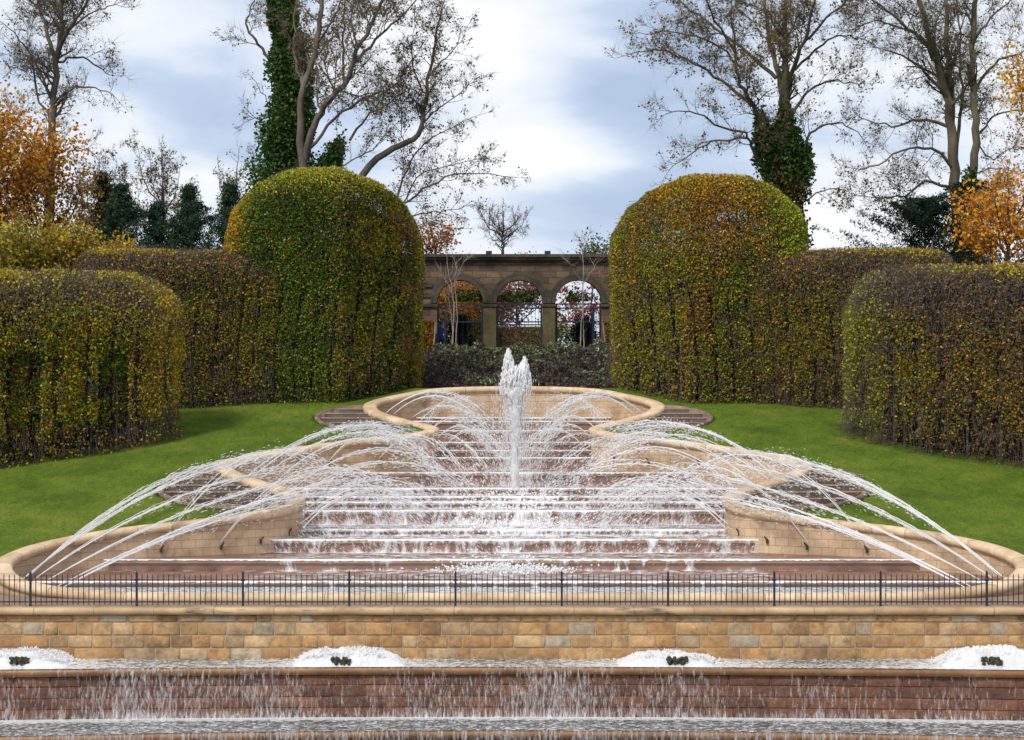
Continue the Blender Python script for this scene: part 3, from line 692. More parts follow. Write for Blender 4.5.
J = [ # (start px,py,d) (end px,py,d) mid y, froth, radius
 # lower basin, outer corner: long jets over the lawn side
 (24, 578, 54.6, 300, 450, 66.5, 480, .25, .055, 'outermost from the front corner'), (36, 578, 54.4, 320, 462, 66.0, 492, .3, .045, 'second from the front corner'),
 (30, 575, 55.0, 265, 455, 67.5, 483, .25, .05, 'running close beside the outermost'), (46, 581, 54.2, 345, 468, 65.5, 503, .35, .04, 'third from the front corner'),
 (56, 587, 53.5, 365, 474, 65.0, 512, .35, .045, 'fourth from the front corner'), (62, 588, 53.3, 340, 492, 64, 520, .25, .05, 'spreading broadly low over the front corner'),
 (163, 549, 58.6, 385, 516, 63.4, 452, .55, .03, 'from the outer dark nozzle of the lower wall'), (219, 545, 59.8, 425, 520, 63.2, 466, .55, .03, 'from the next dark nozzle of the lower wall'),
 (300, 524, 61.9, 425, 498, 65.4, 490, .5, .035, 'from the inward bend of the lower wall'), (303, 528, 61.7, 405, 512, 63.7, 494, .5, .035, 'just under the one at the inward bend'),
 # middle basin
 (246, 477, 66.6, 422, 436, 72.8, 427, .35, .042, 'outermost of the middle basin'), (258, 481, 66.0, 430, 446, 72, 434, .35, .036, 'second of the middle basin'),
 (252, 478, 66.3, 400, 432, 73, 429, .3, .036, 'rising highest from the middle basin'), (280, 478, 66.6, 440, 458, 71.2, 438, .45, .035, 'third of the middle basin'),
 (293, 489, 64.9, 452, 476, 69.4, 449, .45, .035, 'fourth of the middle basin'), (300, 497, 64.2, 470, 486, 68.2, 461, .45, .035, 'fifth of the middle basin'),
 (302, 513, 62.5, 450, 508, 65.6, 478, .45, .035, 'low over the middle steps'), (306, 520, 62.0, 430, 520, 64.0, 486, .45, .035, 'lowest over the middle steps'),
 (328, 463, 69.5, 452, 484, 69.0, 434, .5, .03, 'from the outer nozzle of the middle wall'), (378, 461, 71.2, 476, 484, 68.9, 438, .5, .03, 'from the next nozzle of the middle wall'), (412, 455, 72.5, 494, 480, 69.4, 436, .5, .03, 'from the inner nozzle of the middle wall'),
 # top basin
 (386, 413, 78.2, 496, 424, 78, 392, .45, .045, 'highest of the top basin'), (394, 414, 78, 490, 428, 77.5, 397, .45, .04, 'second of the top basin'), (413, 417, 77.6, 494, 436, 76.5, 407, .5, .03, 'third of the top basin'),
 (420, 421, 77, 485, 405, 82, 398, .5, .03, 'rising steeply inside the top basin'), (430, 431, 74.6, 490, 445, 75, 418, .5, .03, 'fourth of the top basin'), (438, 438, 74, 490, 452, 74, 426, .5, .03, 'lowest of the top basin'), (462, 408, 80, 420, 433, 75.5, 402, .5, .022, 'crossing back toward the top wall'),
 (445, 446, 73.2, 510, 462, 72.5, 430, .5, .03, 'just below the top basin'),
]
sidx = 0
for sg, sn in ((1, 'left'), (-1, 'right')):
    for k, (a, b, d0, c, e, d1, my, fr, rad, txt) in enumerate(J):
        r = random.Random(k * 7 + (sg < 0) * 500); jx = 0 if sg > 0 else r.uniform(-7, 7); jy = 0 if sg > 0 else r.uniform(-3, 3)
        x0 = a if sg > 0 else 2 * CX - a; x1 = c if sg > 0 else 2 * CX - c
        p, q, h = solve(x0, b, d0, x1 + jx, e + jy, d1, 0, my + jy * .5)
        if 'nozzle' in txt:
            p = nozzle_at(a, b); p[0] *= sg; p[1] -= .1; p[2] += .1
        water_jet(p, q, h, 'water jet on the %s side, %s' % (sn, txt), 100 + k + (sg < 0) * 50, rad, fr, 620 if fr < .4 else 300)
        sidx += 1
    # nozzles on the wall
    for nx_, ny_ in ((163, 549), (219, 546), (262, 540), (288, 532), (328, 462), (377, 461), (413, 457)):
        c = nozzle_at(nx_, ny_); z = c[2]; sgx = sg
        mb = MB(); mb.box(-.05, .05, -.06, .06, -.16, .02); mb.cyl((0, 0, 0), (.14, -.02, .16), .05, .03, 8)
        vv = [(sgx * (c[0] + a_ * .75), c[1] + b_ * .75, z + c_ * .75) for a_, b_, c_ in mb.v]
        mk('nozzle', vv, mb.f if sgx > 0 else [f[::-1] for f in mb.f], M['nozzle'], wall_o)

# ------------------------------------------------------------------ spray over the steps
def surf_z(d):
    z = np.full(len(d), EZ - 5.72)
    for (dl, zl) in LP[::-1]: z = np.where(d >= dl, zl, z)
    return z
n = 30000; r = np.random.RandomState(3)
u = r.uniform(-1, 1, n); d = 58.5 + 20 * r.beta(1.6, 2.2, n); x = u * np.minimum(XW(np.clip(d, 52, 84)) - .4, 9.0)
pr = fbm(np.column_stack([x, d, 0 * x]), .9, 5) ; keep = (pr > .48) & (r.rand(n) < foamfield(x, d) + .05); x, d = x[keep], d[keep]; n = len(x)
z = surf_z(d) + np.abs(r.randn(n)) * .28 + .03
D = np.column_stack([np.where(x < 0, 1, -1) * .75 + r.randn(n) * .15, r.randn(n) * .2 - .1, -.8 + r.randn(n) * .25])
V, Fc = blobs(np.column_stack([x, d - .1, z]), r.uniform(.006, .015, n), D, r.uniform(2, 9.0, n), 'oct')
tag(mk('spray', V, Fc, M['drop']), 'white spray and droplets flying over the water steps', 'spray', None, 'stuff')
# ------------------------------------------------------------------ central geyser
gd = 69.2; gz = PZ(489, gd)
g = empty('central_fountain', (PX(515, gd), gd, gz), 'tall white central water plume with two frothy peaks', 'fountain jet')
r = np.random.RandomState(11)
def gy(y): return PZ(y, gd)
prof = [(490, 3.0), (470, 3.2), (450, 3.8), (430, 4.8), (415, 6.2), (400, 8.5), (388, 12), (376, 13), (366, 11), (356, 5)]
ys = np.array([p[0] for p in prof])[::-1]; ws = np.array([p[1] for p in prof])[::-1]
def lathe_col(fx, prof, seed, k=28, m=90):
    ys_ = np.linspace(prof[0][0], prof[-1][0], m); pw = np.array(prof)[::-1]; w_ = np.interp(ys_, pw[:, 0], pw[:, 1]) / F * gd
    an = np.arange(k) * 2 * math.pi / k; X = np.cos(an)[None] * w_[:, None]; Y = np.sin(an)[None] * w_[:, None]; Z = np.repeat(np.array([gy(q) for q in ys_])[:, None], k, 1)
    P_ = np.column_stack([X.ravel() + seed, Y.ravel(), Z.ravel() * .45]); nn = (fbm(P_, 5.0, seed, 3).reshape(X.shape) - .45) * 1.5; nn2 = (fbm(P_, 16.0, seed + 9, 2).reshape(X.shape) - .5) * .5
    s_ = 1 + nn + nn2; V = np.column_stack([(X * s_).ravel() + np.repeat(PX(np.array([fx(q) for q in ys_]), gd), k), (Y * s_).ravel() + gd, Z.ravel() + (nn * .12).ravel()])
    Fq = np.array([(i * k + j, i * k + (j + 1) % k, (i + 1) * k + (j + 1) % k, (i + 1) * k + j) for i in range(m - 1) for j in range(k)])
    return V, Fq
V0, F0 = lathe_col(lambda q: 515 + 0 * q, [(490, 3.4), (470, 3.6), (450, 4.0), (430, 4.3), (415, 5.2), (400, 6.4), (388, 7.8), (378, 7.2), (372, 3.0)], 3)
V1_, F1_ = lathe_col(lambda q: 509 + (q - 354) * .12, [(392, 7), (380, 6.5), (370, 5.5), (362, 4.2), (356, 2.8), (353, .6)], 5, 22, 50)
V2_, F2_ = lathe_col(lambda q: 524 - (q - 362) * .15, [(392, 6.5), (380, 6.0), (372, 5.2), (366, 3.8), (361, .8)], 8, 22, 40)
mk('column', np.vstack([V0, V1_, V2_]), np.vstack([F0, F1_ + len(V0), F2_ + len(V0) + len(V1_)]), M['foam'], g, smooth=True)
n = 5200; y = 490 - (490 - 368) * r.rand(n); w = np.interp(y, ys, ws) / F * gd * .8
C = np.column_stack([PX(515, gd) + w * np.clip(r.randn(n) * .5, -1, 1), gd + w * np.clip(r.randn(n) * .5, -1, 1), [gy(q) for q in y]])
R1 = r.uniform(.010, .034, n) * np.clip(w / .35, .5, 1.2)
# two peaks
def peak(cx, ytop, ybot, wpx, n):
    t = r.rand(n) ** .8; y = ybot + (ytop - ybot) * t; w = wpx / F * gd * (1 - t ** 2.2 * .85)
    return np.column_stack([PX(cx, gd) + w * np.clip(r.randn(n) * .5, -1, 1), gd + w * r.randn(n) * .45, [gy(q) for q in y]]), r.uniform(.010, .03, n)
c1, r1 = peak(508.5, 351, 395, 8, 1900); c2, r2 = peak(524.5, 359, 392, 7, 1300)
V, Fc = blobs(np.vstack([C, c1, c2]), np.concatenate([R1, r1, r2]), np.tile([0, 0, 1.], (n + 3200, 1)) + r.randn(n + 3200, 3) * .2, r.uniform(2, 6, n + 3200))
mk('plume', V, Fc, M['foam'], g, smooth=True)
n = 5200; y = 372 + 118 * r.beta(1.4, 1.6, n); sx = np.interp(y, [370, 400, 440, 490], [10, 15, 17, 26])
C = np.column_stack([[PX(515 + a, gd) for a in r.randn(n) * sx * .62], gd + r.randn(n) * .35, [gy(q) for q in y]])
V, Fc = blobs(C, r.uniform(.006, .016, n), np.tile([0, 0, 1.], (n, 1)) + r.randn(n, 3) * .15, r.uniform(2, 8, n), 'oct'); mk('droplets', V, Fc, M['drop'], g)
n = 1100; C = np.column_stack([r.randn(n) * 1.3, 66.0 + r.randn(n) * 2.4, np.zeros(n)]); C[:, 2] = surf_z(C[:, 1]) + np.abs(r.randn(n)) * .16
V, Fc = blobs(C, r.uniform(.012, .04, n), r.randn(n, 3), 1.8); mk('splash', V, Fc, M['foam'], g)
n = 1400; C = np.column_stack([r.randn(n) * .9 - .3, 57.9 + r.randn(n) * .35, np.zeros(n)]); C[:, 2] = surf_z(C[:, 1]) + np.abs(r.randn(n)) * .12 + .02
V, Fc = blobs(C, r.uniform(.012, .035, n), r.randn(n, 3), 1.8); mk('splash', V, Fc, M['foam'], g)


# ================================================================== leaves
def leafquads(C, size, pal_cols, r, flat=None, asp=.62):
    n = len(C); nm = r.randn(n, 3)
    if flat is not None: nm = nm + flat
    nm /= np.linalg.norm(nm, axis=1)[:, None]
    a = np.cross(nm, r.randn(n, 3)); a /= np.linalg.norm(a, axis=1)[:, None] + 1e-9; b = np.cross(nm, a)
    s = (np.broadcast_to(size, (n,)) * r.uniform(.65, 1.3, n))[:, None]
    V = np.stack([C + a * s, C + b * s * asp, C - a * s, C - b * s * asp], 1)
    V[:, 1] += nm * s * .18; V[:, 3] += nm * s * .18
    return V.reshape(-1, 3), np.arange(4 * n).reshape(n, 4)
def twigquads(C, D, ln, wd):
    n = len(C); D = D / (np.linalg.norm(D, axis=1)[:, None] + 1e-9)
    a = np.cross(D, [.1, 1, .05]); a /= np.linalg.norm(a, axis=1)[:, None] + 1e-9
    b = np.cross(D, a)
    ln = ln[:, None]; wd = wd[:, None]
    p0 = C - D * ln / 2; p1 = C + D * ln / 2
    V = np.stack([p0 + a * wd, p0 - a * wd * .5 + b * wd * .87, p0 - a * wd * .5 - b * wd * .87, p1], 1).reshape(-1, 3)
    k = (np.arange(n) * 4)[:, None]
    F_ = np.concatenate([k + [0, 1, 3], k + [1, 2, 3], k + [2, 0, 3]], 0)
    return V, F_
def jitcol(c, r, v=.25, h=.08):
    c = np.asarray(c); n = len(c)
    return np.clip(c * (1 + v * r.randn(n, 1)).clip(.45, 1.8) * (1 + h * r.randn(n, 3)), .002, .9)
GREEN = np.array((.085, .155, .016)); OLIVE = np.array((.22, .215, .022)); YEL = np.array((.45, .36, .030)); ORG = np.array((.50, .21, .022)); BRN = np.array((.19, .12, .055)); PUR = np.array((.15, .105, .08)); LIME = np.array((.33, .38, .035))

# ------------------------------------------------------------------ hedges
def polydist(x, y, poly):
    best = np.full(len(x), 1e9); tt = np.zeros(len(x)); acc = 0
    tot = sum(math.dist(poly[i], poly[i + 1]) for i in range(len(poly) - 1))
    for i in range(len(poly) - 1):
        a = np.array(poly[i]); b = np.array(poly[i + 1]); ab = b - a; l2 = ab @ ab
        t = np.clip(((x - a[0]) * ab[0] + (y - a[1]) * ab[1]) / l2, 0, 1)
        dd = np.hypot(x - a[0] - ab[0] * t, y - a[1] - ab[1] * t); m = dd < best
        best = np.where(m, dd, best); tt = np.where(m, (acc + t * math.sqrt(l2)) / tot, tt); acc += math.sqrt(l2)
    return best, tt
def ground_z(x, y): return np.where(y < 84, zc(np.minimum(y, 84)) - .12, terr(y))
def hedge(name, label, sg, bbox, sdf, colfun, nleaf, nt, seed, densfun, topz, path, hw, core_top, niche=None, stems=True, group='clipped hornbeam hedges round the lawn', core_in=.75, extra_top=0):
    r = np.random.RandomState(seed)
    xmin, xmax, ymin, ymax, zmin, zmax = bbox
    o = empty(name, (sg * (xmin + xmax) / 2, ymin + 1, float(ground_z(np.array([0]), np.array([ymin + 1]))[0])), label, 'hedge', group)
    def sample(n, lo, hi, dens):
        out = []; tot = 0
        while tot < n:
            m = 400000
            p = np.column_stack([r.uniform(xmin, xmax, m), r.uniform(ymin, ymax, m), r.uniform(zmin, zmax, m)])
            s_ = sdf(p) + .28 * (fbm(p, .9, seed, 2) - .5)
            k = (s_ > lo) & (s_ < hi) & (p[:, 2] > ground_z(p[:, 0], p[:, 1]) + .02)
            p = p[k]; w = dens(p); p = p[r.rand(len(p)) < w]
            out.append(p); tot += len(p)
            if len(out) > 60: break
        return np.vstack(out)[:n]
    # leaves
    def dl(p):
        w = densfun(p)
        back = np.clip((p[:, 1] - (ymin + (ymax - ymin) * (.6 if name != 'domed_hedge' else .75))) / 2, 0, 1)
        ph = p[:, 0] + .25 * np.sin(p[:, 2] * .5) + .3 * vnoise(p * [1, 1, 0], .8, 5); gap = np.exp(-(((ph % .85) - .42) / .10) ** 2) * (vnoise(p, 1.3, 8) > .3) * sm(zrel(p), 6.2, 4.6)
        return np.clip(w * (1 - .55 * back) * (1 - .92 * gap), 0, 1)
    C = sample(int(nleaf * 1.85), -.42, .03, dl)
    cols = jitcol(colfun(C) * 1.08, r, .20, .04)
    Cm = C.copy(); Cm[:, 0] *= sg
    V, Fc = leafquads(Cm, .059, None, r)
    mk('foliage', V, Fc, M['leaf'], o, col=cols)
    # fine twigs: mostly upright shoots inside the clipped face
    C = sample(nt, -.55, .05, lambda p: np.clip(.25 + 1.1 * (1 - densfun(p)), 0, 1))
    D = np.column_stack([r.randn(len(C)) * .35, r.randn(len(C)) * .3, np.abs(r.randn(len(C))) + .5])
    hz = r.rand(len(C)) < .3; D[hz, 2] *= .15; D[hz, 0] += 1.2
    C[:, 0] *= sg
    V, Fc = twigquads(C, D, r.uniform(.3, .9, len(C)), r.uniform(.007, .016, len(C)))
    mk('twigs', V, Fc, M['twig'], o)
    # long shoots standing up from the clipped top
    # inner mass: solid filler for dense branchwork, inside shade put into its colour
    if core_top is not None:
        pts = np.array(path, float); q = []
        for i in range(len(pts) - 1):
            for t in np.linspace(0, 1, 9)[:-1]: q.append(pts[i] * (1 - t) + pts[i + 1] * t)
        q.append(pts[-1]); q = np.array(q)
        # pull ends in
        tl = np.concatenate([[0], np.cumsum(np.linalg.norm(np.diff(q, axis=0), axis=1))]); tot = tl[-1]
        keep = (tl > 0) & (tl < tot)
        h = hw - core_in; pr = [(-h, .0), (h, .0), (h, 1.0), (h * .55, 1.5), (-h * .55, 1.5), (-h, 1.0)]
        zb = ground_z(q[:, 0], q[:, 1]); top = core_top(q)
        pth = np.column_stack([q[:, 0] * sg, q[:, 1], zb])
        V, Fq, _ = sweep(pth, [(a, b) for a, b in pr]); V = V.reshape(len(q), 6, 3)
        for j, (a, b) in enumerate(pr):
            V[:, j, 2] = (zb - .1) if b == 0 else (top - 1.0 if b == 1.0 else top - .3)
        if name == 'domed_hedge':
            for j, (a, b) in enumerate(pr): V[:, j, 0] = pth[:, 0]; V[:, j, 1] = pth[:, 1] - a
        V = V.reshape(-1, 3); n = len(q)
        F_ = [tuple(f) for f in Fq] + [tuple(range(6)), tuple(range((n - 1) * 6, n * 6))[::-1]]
        mk('shaded_core', V, F_, M['core'], o)
    # stems
    if stems:
        pts = np.array(path, float); seg = np.linalg.norm(np.diff(pts, axis=0), axis=1); tot = seg.sum(); cum = np.concatenate([[0], np.cumsum(seg)])
        first = None
        k = 0; s_ = .3
        while s_ < tot - .2:
            i = min(np.searchsorted(cum, s_) - 1, len(seg) - 1); i = max(i, 0); t = (s_ - cum[i]) / seg[i]; c = pts[i] * (1 - t) + pts[i + 1] * t
            dv = (pts[i + 1] - pts[i]) / seg[i]; nr = np.array([dv[1], -dv[0]]); nr = nr if nr[1] < 0 else -nr
            if name == 'domed_hedge': nr = np.array([0., -1.])
            c = c + nr * (hw - .50 + r.uniform(-.15, .05))
            z = float(ground_z(np.array([c[0]]), np.array([c[1]]))[0]) - .05
            if first is None:
                mb = MB(); mb.cyl((0, 0, 0), (.05, 0, 2.2), .045, .035, 7, caps=False); mb.cyl((.05, 0, 2.2), (-.02, .02, 4.4), .035, .015, 7, caps=False)
                mb.cyl((.04, 0, 1.8), (.5, -.02, 3.0), .02, .01, 4, caps=False); mb.cyl((.04, 0, 1.4), (-.45, -.02, 2.3), .02, .01, 4, caps=False)
                first = mb.build('stem', M['bark'], o); st = first
            else:
                st = first.copy(); COL.objects.link(st); st.parent = o
            st.location = Vector((sg * c[0], c[1], z)) - o.location; st.rotation_euler = (r.uniform(-.02, .02), r.uniform(-.03, .03), r.uniform(0, 6.3)); sc_ = r.uniform(.8, 1.15); st.scale = (sc_ * 1.1, sc_ * 1.1, sc_)
            s_ += r.uniform(.55, .95); k += 1
    return o
def sd_path(poly, hw, topf, rd=1.3, re=.5):
    def f(p):
        dd, tt = polydist(p[:, 0], p[:, 1], poly)
        a = dd - hw; b = p[:, 2] - topf(p[:, 0], p[:, 1])
        wx = np.maximum(a + rd, 0); wz = np.maximum(b + rd, 0)
        return np.minimum(np.maximum(a, b) + rd, 0) * 1.0 + np.where((a > -rd) | (b > -rd), np.hypot(wx, wz), 0) - rd + np.where((a <= -rd) & (b <= -rd), 0, 0)
    return f
# (all hedges are defined on the right side, x > 0, and mirrored by sg)
def zrel(p): return p[:, 2] - ground_z(p[:, 0], p[:, 1])
def mixc(c, col, w): return c * (1 - w[:, None]) + np.asarray(col) * w[:, None]
def pick(base, col, w, r):      # leaf by leaf choice so colours stay crisp
    m = r.rand(len(base)) < w; out = base.copy(); out[m] = col; return out
def sm(x, a, b): return np.clip((x - a) / (b - a), 0, 1)

# dome bowers: an arch section, 8.8 m wide, 10.2 m tall
def dshift(x): return 3.7 * np.clip((7.7 - np.asarray(x, float)) / 3.2, 0, 1)     # the inner end stands back behind the basin
def dome_sdf(cx, y0, y1, Rw, hs, Ht, rb=1.1):
    def f(p):
        x = np.abs(p[:, 0] - cx); z = p[:, 2]
        up = np.maximum(z - hs, 0) / Ht * Rw
        a = np.hypot(x, up) * 1.0 - Rw; a = np.where((z > hs) & (x < Rw), (np.power((x / Rw) ** 2.15 + (np.maximum(z - hs, 0) / Ht) ** 2.15, 1 / 2.15) - 1) * min(Rw, Ht), a)
        b = np.abs(p[:, 1] - dshift(p[:, 0]) - (y0 + y1) / 2) - (y1 - y0) / 2
        wa = np.maximum(a + rb, 0); wb = np.maximum(b + rb, 0)
        return np.where((a > -rb) | (b > -rb), np.hypot(wa, wb), 0) - rb
    return f
def dome(sg, label, seed, cx, Rw, ztop, colfun, dens, nleaf, core_t):
    y0, y1 = 80.3, 85.5; hs = EZ + 7.0
    path = [(cx - Rw + .3, (y0 + y1) / 2), (cx + Rw - .3, (y0 + y1) / 2)]
    return hedge('domed_hedge', label, sg, (cx - Rw - .2, cx + Rw + .2, y0 - .2, y1 + 3.9, EZ - .3, ztop + .3), dome_sdf(cx, y0, y1, Rw, hs, ztop - hs), colfun, nleaf, 9000, seed, dens, None, [(cx - Rw + 1.0 + (2 * Rw - 2.0) * k / 6, (y0 + y1) / 2 + float(dshift(cx - Rw + 1.0 + (2 * Rw - 2.0) * k / 6))) for k in range(7)], (y1 - y0) / 2,
                 core_t, core_in=.9)
rl = np.random.RandomState(55)
def cL(p):      # left dome: green left part, olive right; sunlit rims put in as yellow leaves
    x, z = p[:, 0], zrel(p); n1_ = cfbm(p, .45, 21); n2 = fbm(p, 1.1, 25); c = np.tile(GREEN, (len(p), 1))
    s_ = np.random.RandomState(9)
    g = sm(x, 7.2, 9.3) + (n1_ - .5) * 1.2      # 1 toward outer side = greener
    c = pick(c, OLIVE, np.clip(.75 - .6 * g, .12, .9), s_)
    c = pick(c, YEL * .7, np.clip(.10 + .6 * sm(n2, .5, .7), 0, 1) * .4, s_)
    c = pick(c, ORG * .8, np.clip(.03 + sm(x, 8.6, 7.0) * sm(n1_, .44, .66) * .7, 0, 1) * .6, s_)
    c = pick(c, BRN, sm(fbm(p, .5, 31), .46, .62) * .6 * sm(x, 9.6, 7.5), s_)
    c = pick(c, GREEN * .65, sm(fbm(p, .8, 33), .42, .6) * .6, s_)
    edge = sm(-x, -4.9, -4.25) * .6 + sm(x, 11.6, 12.6) * sm(z, 5, 7.5) * .9 + sm(z, 9.3, 10.2) * .75
    c = pick(c, YEL, np.clip(edge, 0, .85), s_)
    c = pick(c, ORG, np.clip(sm(x, 12.0, 12.8) * sm(z, 4.5, 6) * .45, 0, .8), s_)
    c = pick(c, LIME, sm(z, 8.8, 10.2) * .35, s_)
    return c
dome(-1, 'tall domed green and yellow clipped hedge left of the arcade', 31, 8.74, 4.32, EZ + 10.5, cL, lambda p: np.clip(.72 + 1.7 * (fbm(p, 1.3, 41) - .5), .25, 1) * (.55 + .45 * sm(zrel(p), .1, 1.5)), 95000, lambda q: EZ + 7.0 + 3.4 * np.sqrt(np.clip(1 - ((q[:, 0] - 8.55) / 4.3) ** 2, 0, 1)) - .85)
def cR(p):
    x, z = p[:, 0], zrel(p); n1_ = cfbm(p, .45, 121); n2 = fbm(p, 1.2, 125); s_ = np.random.RandomState(19)
    c = np.tile(OLIVE, (len(p), 1))
    c = pick(c, GREEN, np.clip(.25 + sm(x, 8, 10) * .4 + 2.2 * (n1_ - .5), 0, 1) * .85, s_)
    c = pick(c, ORG, np.clip(sm(z, 5.5, 8.5) * .55 * sm(np.abs(x - 8.8), 3.2, 1.2) + sm(n1_, .5, .68) * .5, 0, .8), s_)
    c = pick(c, BRN, np.clip(sm(n2, .48, .7) * .6 + .12, 0, .7), s_)
    c = pick(c, YEL, np.clip(.10 + sm(-x, -5.2, -4.3) * .35 + sm(z, 9.0, 10.1) * .4, 0, .8), s_)
    c = pick(c, LIME, sm(x, 11.0, 12.4) * .6, s_)  # outer rim catching sun, put into the leaf colour as lime
    return c
dome(1, 'tall domed hedge of orange and brown leaves right of the arcade', 131, 9.0, 4.32, EZ + 10.2, cR,
     lambda p: np.clip(.66 + 1.7 * (fbm(p, 1.2, 141) - .5), .22, 1) * (.45 + .55 * sm(zrel(p), .1, 2.2)) * (1 + .55 * sm(zrel(p), 5.4, 6.6)), 105000, lambda q: EZ + 6.9 - 1.2 * ((q[:, 0] - 8.7) / 4) ** 2)

# middle hedges
pm_ = [(11.6, 82.3), (14.2, 81.4), (16.4, 80.9), (17.6, 80.6)]
topm = lambda x, y: EZ + 6.72 + 0 * x
def cM(sd_, brown):
    def f(p):
        x, z = p[:, 0], zrel(p); n1_ = cfbm(p, .55, sd_); n2 = fbm(p, 1.3, sd_ + 4); s_ = np.random.RandomState(sd_)
        c = np.tile(OLIVE, (len(p), 1))
        c = pick(c, GREEN, np.clip(.3 + 3.0 * (n1_ - .47), 0, .9), s_)
        c = pick(c, BRN, np.clip(sm(n2, .42, .65) * .45 + brown, 0, .8), s_)
        c = pick(c, PUR, np.clip(sm(z, 4.6, 6.2) * .7, 0, .8), s_)
        c = pick(c, ORG, np.clip(.10 + sm(n1_, .55, .7) * .3, 0, .5), s_)
        c = pick(c, YEL, np.clip(.07 + sm(z, 6.75, 7.0) * .7, 0, .75), s_)  # light along the hedge top is put in as yellow leaves
        return c
    return f
def dM(sd_, zlow, lo=.32):
    def f(p):
        z = zrel(p)
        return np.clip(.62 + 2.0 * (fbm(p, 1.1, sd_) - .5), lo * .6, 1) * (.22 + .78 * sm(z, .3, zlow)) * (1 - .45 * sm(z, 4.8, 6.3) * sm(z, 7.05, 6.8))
    return f
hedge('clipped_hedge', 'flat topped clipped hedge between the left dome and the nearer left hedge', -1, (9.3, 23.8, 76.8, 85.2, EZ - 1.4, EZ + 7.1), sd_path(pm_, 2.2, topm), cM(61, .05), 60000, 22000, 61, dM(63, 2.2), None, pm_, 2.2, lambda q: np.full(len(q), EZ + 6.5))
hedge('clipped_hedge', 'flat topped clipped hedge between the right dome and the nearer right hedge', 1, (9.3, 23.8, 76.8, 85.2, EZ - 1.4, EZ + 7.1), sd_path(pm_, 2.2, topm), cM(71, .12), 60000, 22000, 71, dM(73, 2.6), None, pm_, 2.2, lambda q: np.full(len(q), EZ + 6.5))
# near hedges
pn = [(15.8, 73.6), (17.3, 72.0), (20.2, 69.8), (25.6, 66.0), (31.6, 62.4)]
def topn(sg): return lambda x, y: EZ + (5.22 if sg < 0 else 5.45) + .0 * x - .045 * np.maximum(73.6 - y, 0)
def near(sg, label, sd_, colf, dn, niche, nl):
    base = sd_path(pn, 2.3, topn(sg), 2.1)
    def f(p):
        s_ = base(p)
        if niche:
            for nx, nz0, nz1, nw in niche:
                # arched niches cut 0.7 m into the clipped face
                q = np.abs(p[:, 0] - nx) / nw; zz = p[:, 2] - EZ
                inside = (q < 1) & (zz > nz0) & (zz < nz1 - .45 * q ** 2)
                s_ = np.where(inside, s_ + .34, s_)
        return s_
    return hedge('clipped_hedge', label, sg, (12.3, 34.2, 58.5, 76.6, EZ - 4.0, EZ + 5.8), f, colf, nl, 30000, sd_, dn, None, pn, 2.3, lambda q: topn(sg)(q[:, 0], q[:, 1]) - .1, core_in=1.15)
def cNL(p):
    x, z = p[:, 0], zrel(p); n1_ = cfbm(p, .55, 81); n2 = fbm(p, 1.2, 85); s_ = np.random.RandomState(81); c = np.tile(OLIVE, (len(p), 1))
    c = pick(c, GREEN, np.clip(.30 + 3.0 * (n1_ - .5), 0, .9), s_); c = pick(c, LIME, np.clip(.38 + 1.4 * (n2 - .5), 0, .7), s_)
    c = pick(c, YEL, np.clip(.13 + sm(-x, -15.4, -14.0) * .75, 0, .85), s_)  # sunlit end of the hedge painted by position as yellow leaves
    for nx_, w_ in ((18.6, .55), (15.7, .5)): c = pick(c, GREEN * 1.1, ((np.abs(x - nx_) < w_) & (z > 1.2) & (z < 4.3)) * .8, s_); c = pick(c, ORG, .12 * np.ones(len(p)), s_)
    c = pick(c, PUR, sm(z, 5.4, 6.4) * .55 * sm(x, 14.6, 16.2), s_); c = pick(c, YEL, sm(z + .55 * sm(-x, -17.5, -14.5), 6.7, 7.15) * .8, s_)  # yellow along the top paints the lit rim
    return c
near(-1, 'nearer left clipped hedge with sunlit rounded end coloured yellow and green arched niches', 81, cNL,
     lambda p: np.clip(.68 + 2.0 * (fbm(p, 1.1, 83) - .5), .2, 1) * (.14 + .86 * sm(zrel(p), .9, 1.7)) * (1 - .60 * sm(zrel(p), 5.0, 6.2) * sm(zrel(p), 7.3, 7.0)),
     [(18.6, -1.3, 1.9, .55), (15.7, -1.2, 2.0, .5), (13.5, -1.2, 1.7, .35)], 120000)
def cNR(p):
    x, z = p[:, 0], zrel(p); n1_ = cfbm(p, .55, 91); n2 = fbm(p, 1.2, 95); s_ = np.random.RandomState(91); c = np.tile(OLIVE * .9, (len(p), 1))
    c = pick(c, BRN, np.clip(.38 + 1.5 * (n1_ - .5), 0, .85), s_); c = pick(c, YEL, np.clip(.09 + .8 * (n2 - .55), 0, .5), s_)
    c = pick(c, ORG, .11 * np.ones(len(p)), s_); c = pick(c, PUR, sm(z, 4.6, 6.2) * .75, s_)
    c = pick(c, LIME, sm(-x, -15.2, -13.7) * .6, s_); c = pick(c, YEL, sm(z, 6.9, 7.3) * .6, s_)
    return c
near(1, 'nearer right clipped hedge of dull brown twigs and sparse leaves', 91, cNR,
     lambda p: np.clip(.48 + 2.0 * (fbm(p, 1.1, 93) - .5), .10, 1) * (.12 + .88 * sm(zrel(p), .4, 2.6)) * (1 - .5 * sm(zrel(p), 4.6, 6.0) * sm(zrel(p), 7.3, 7.05)), None, 90000)

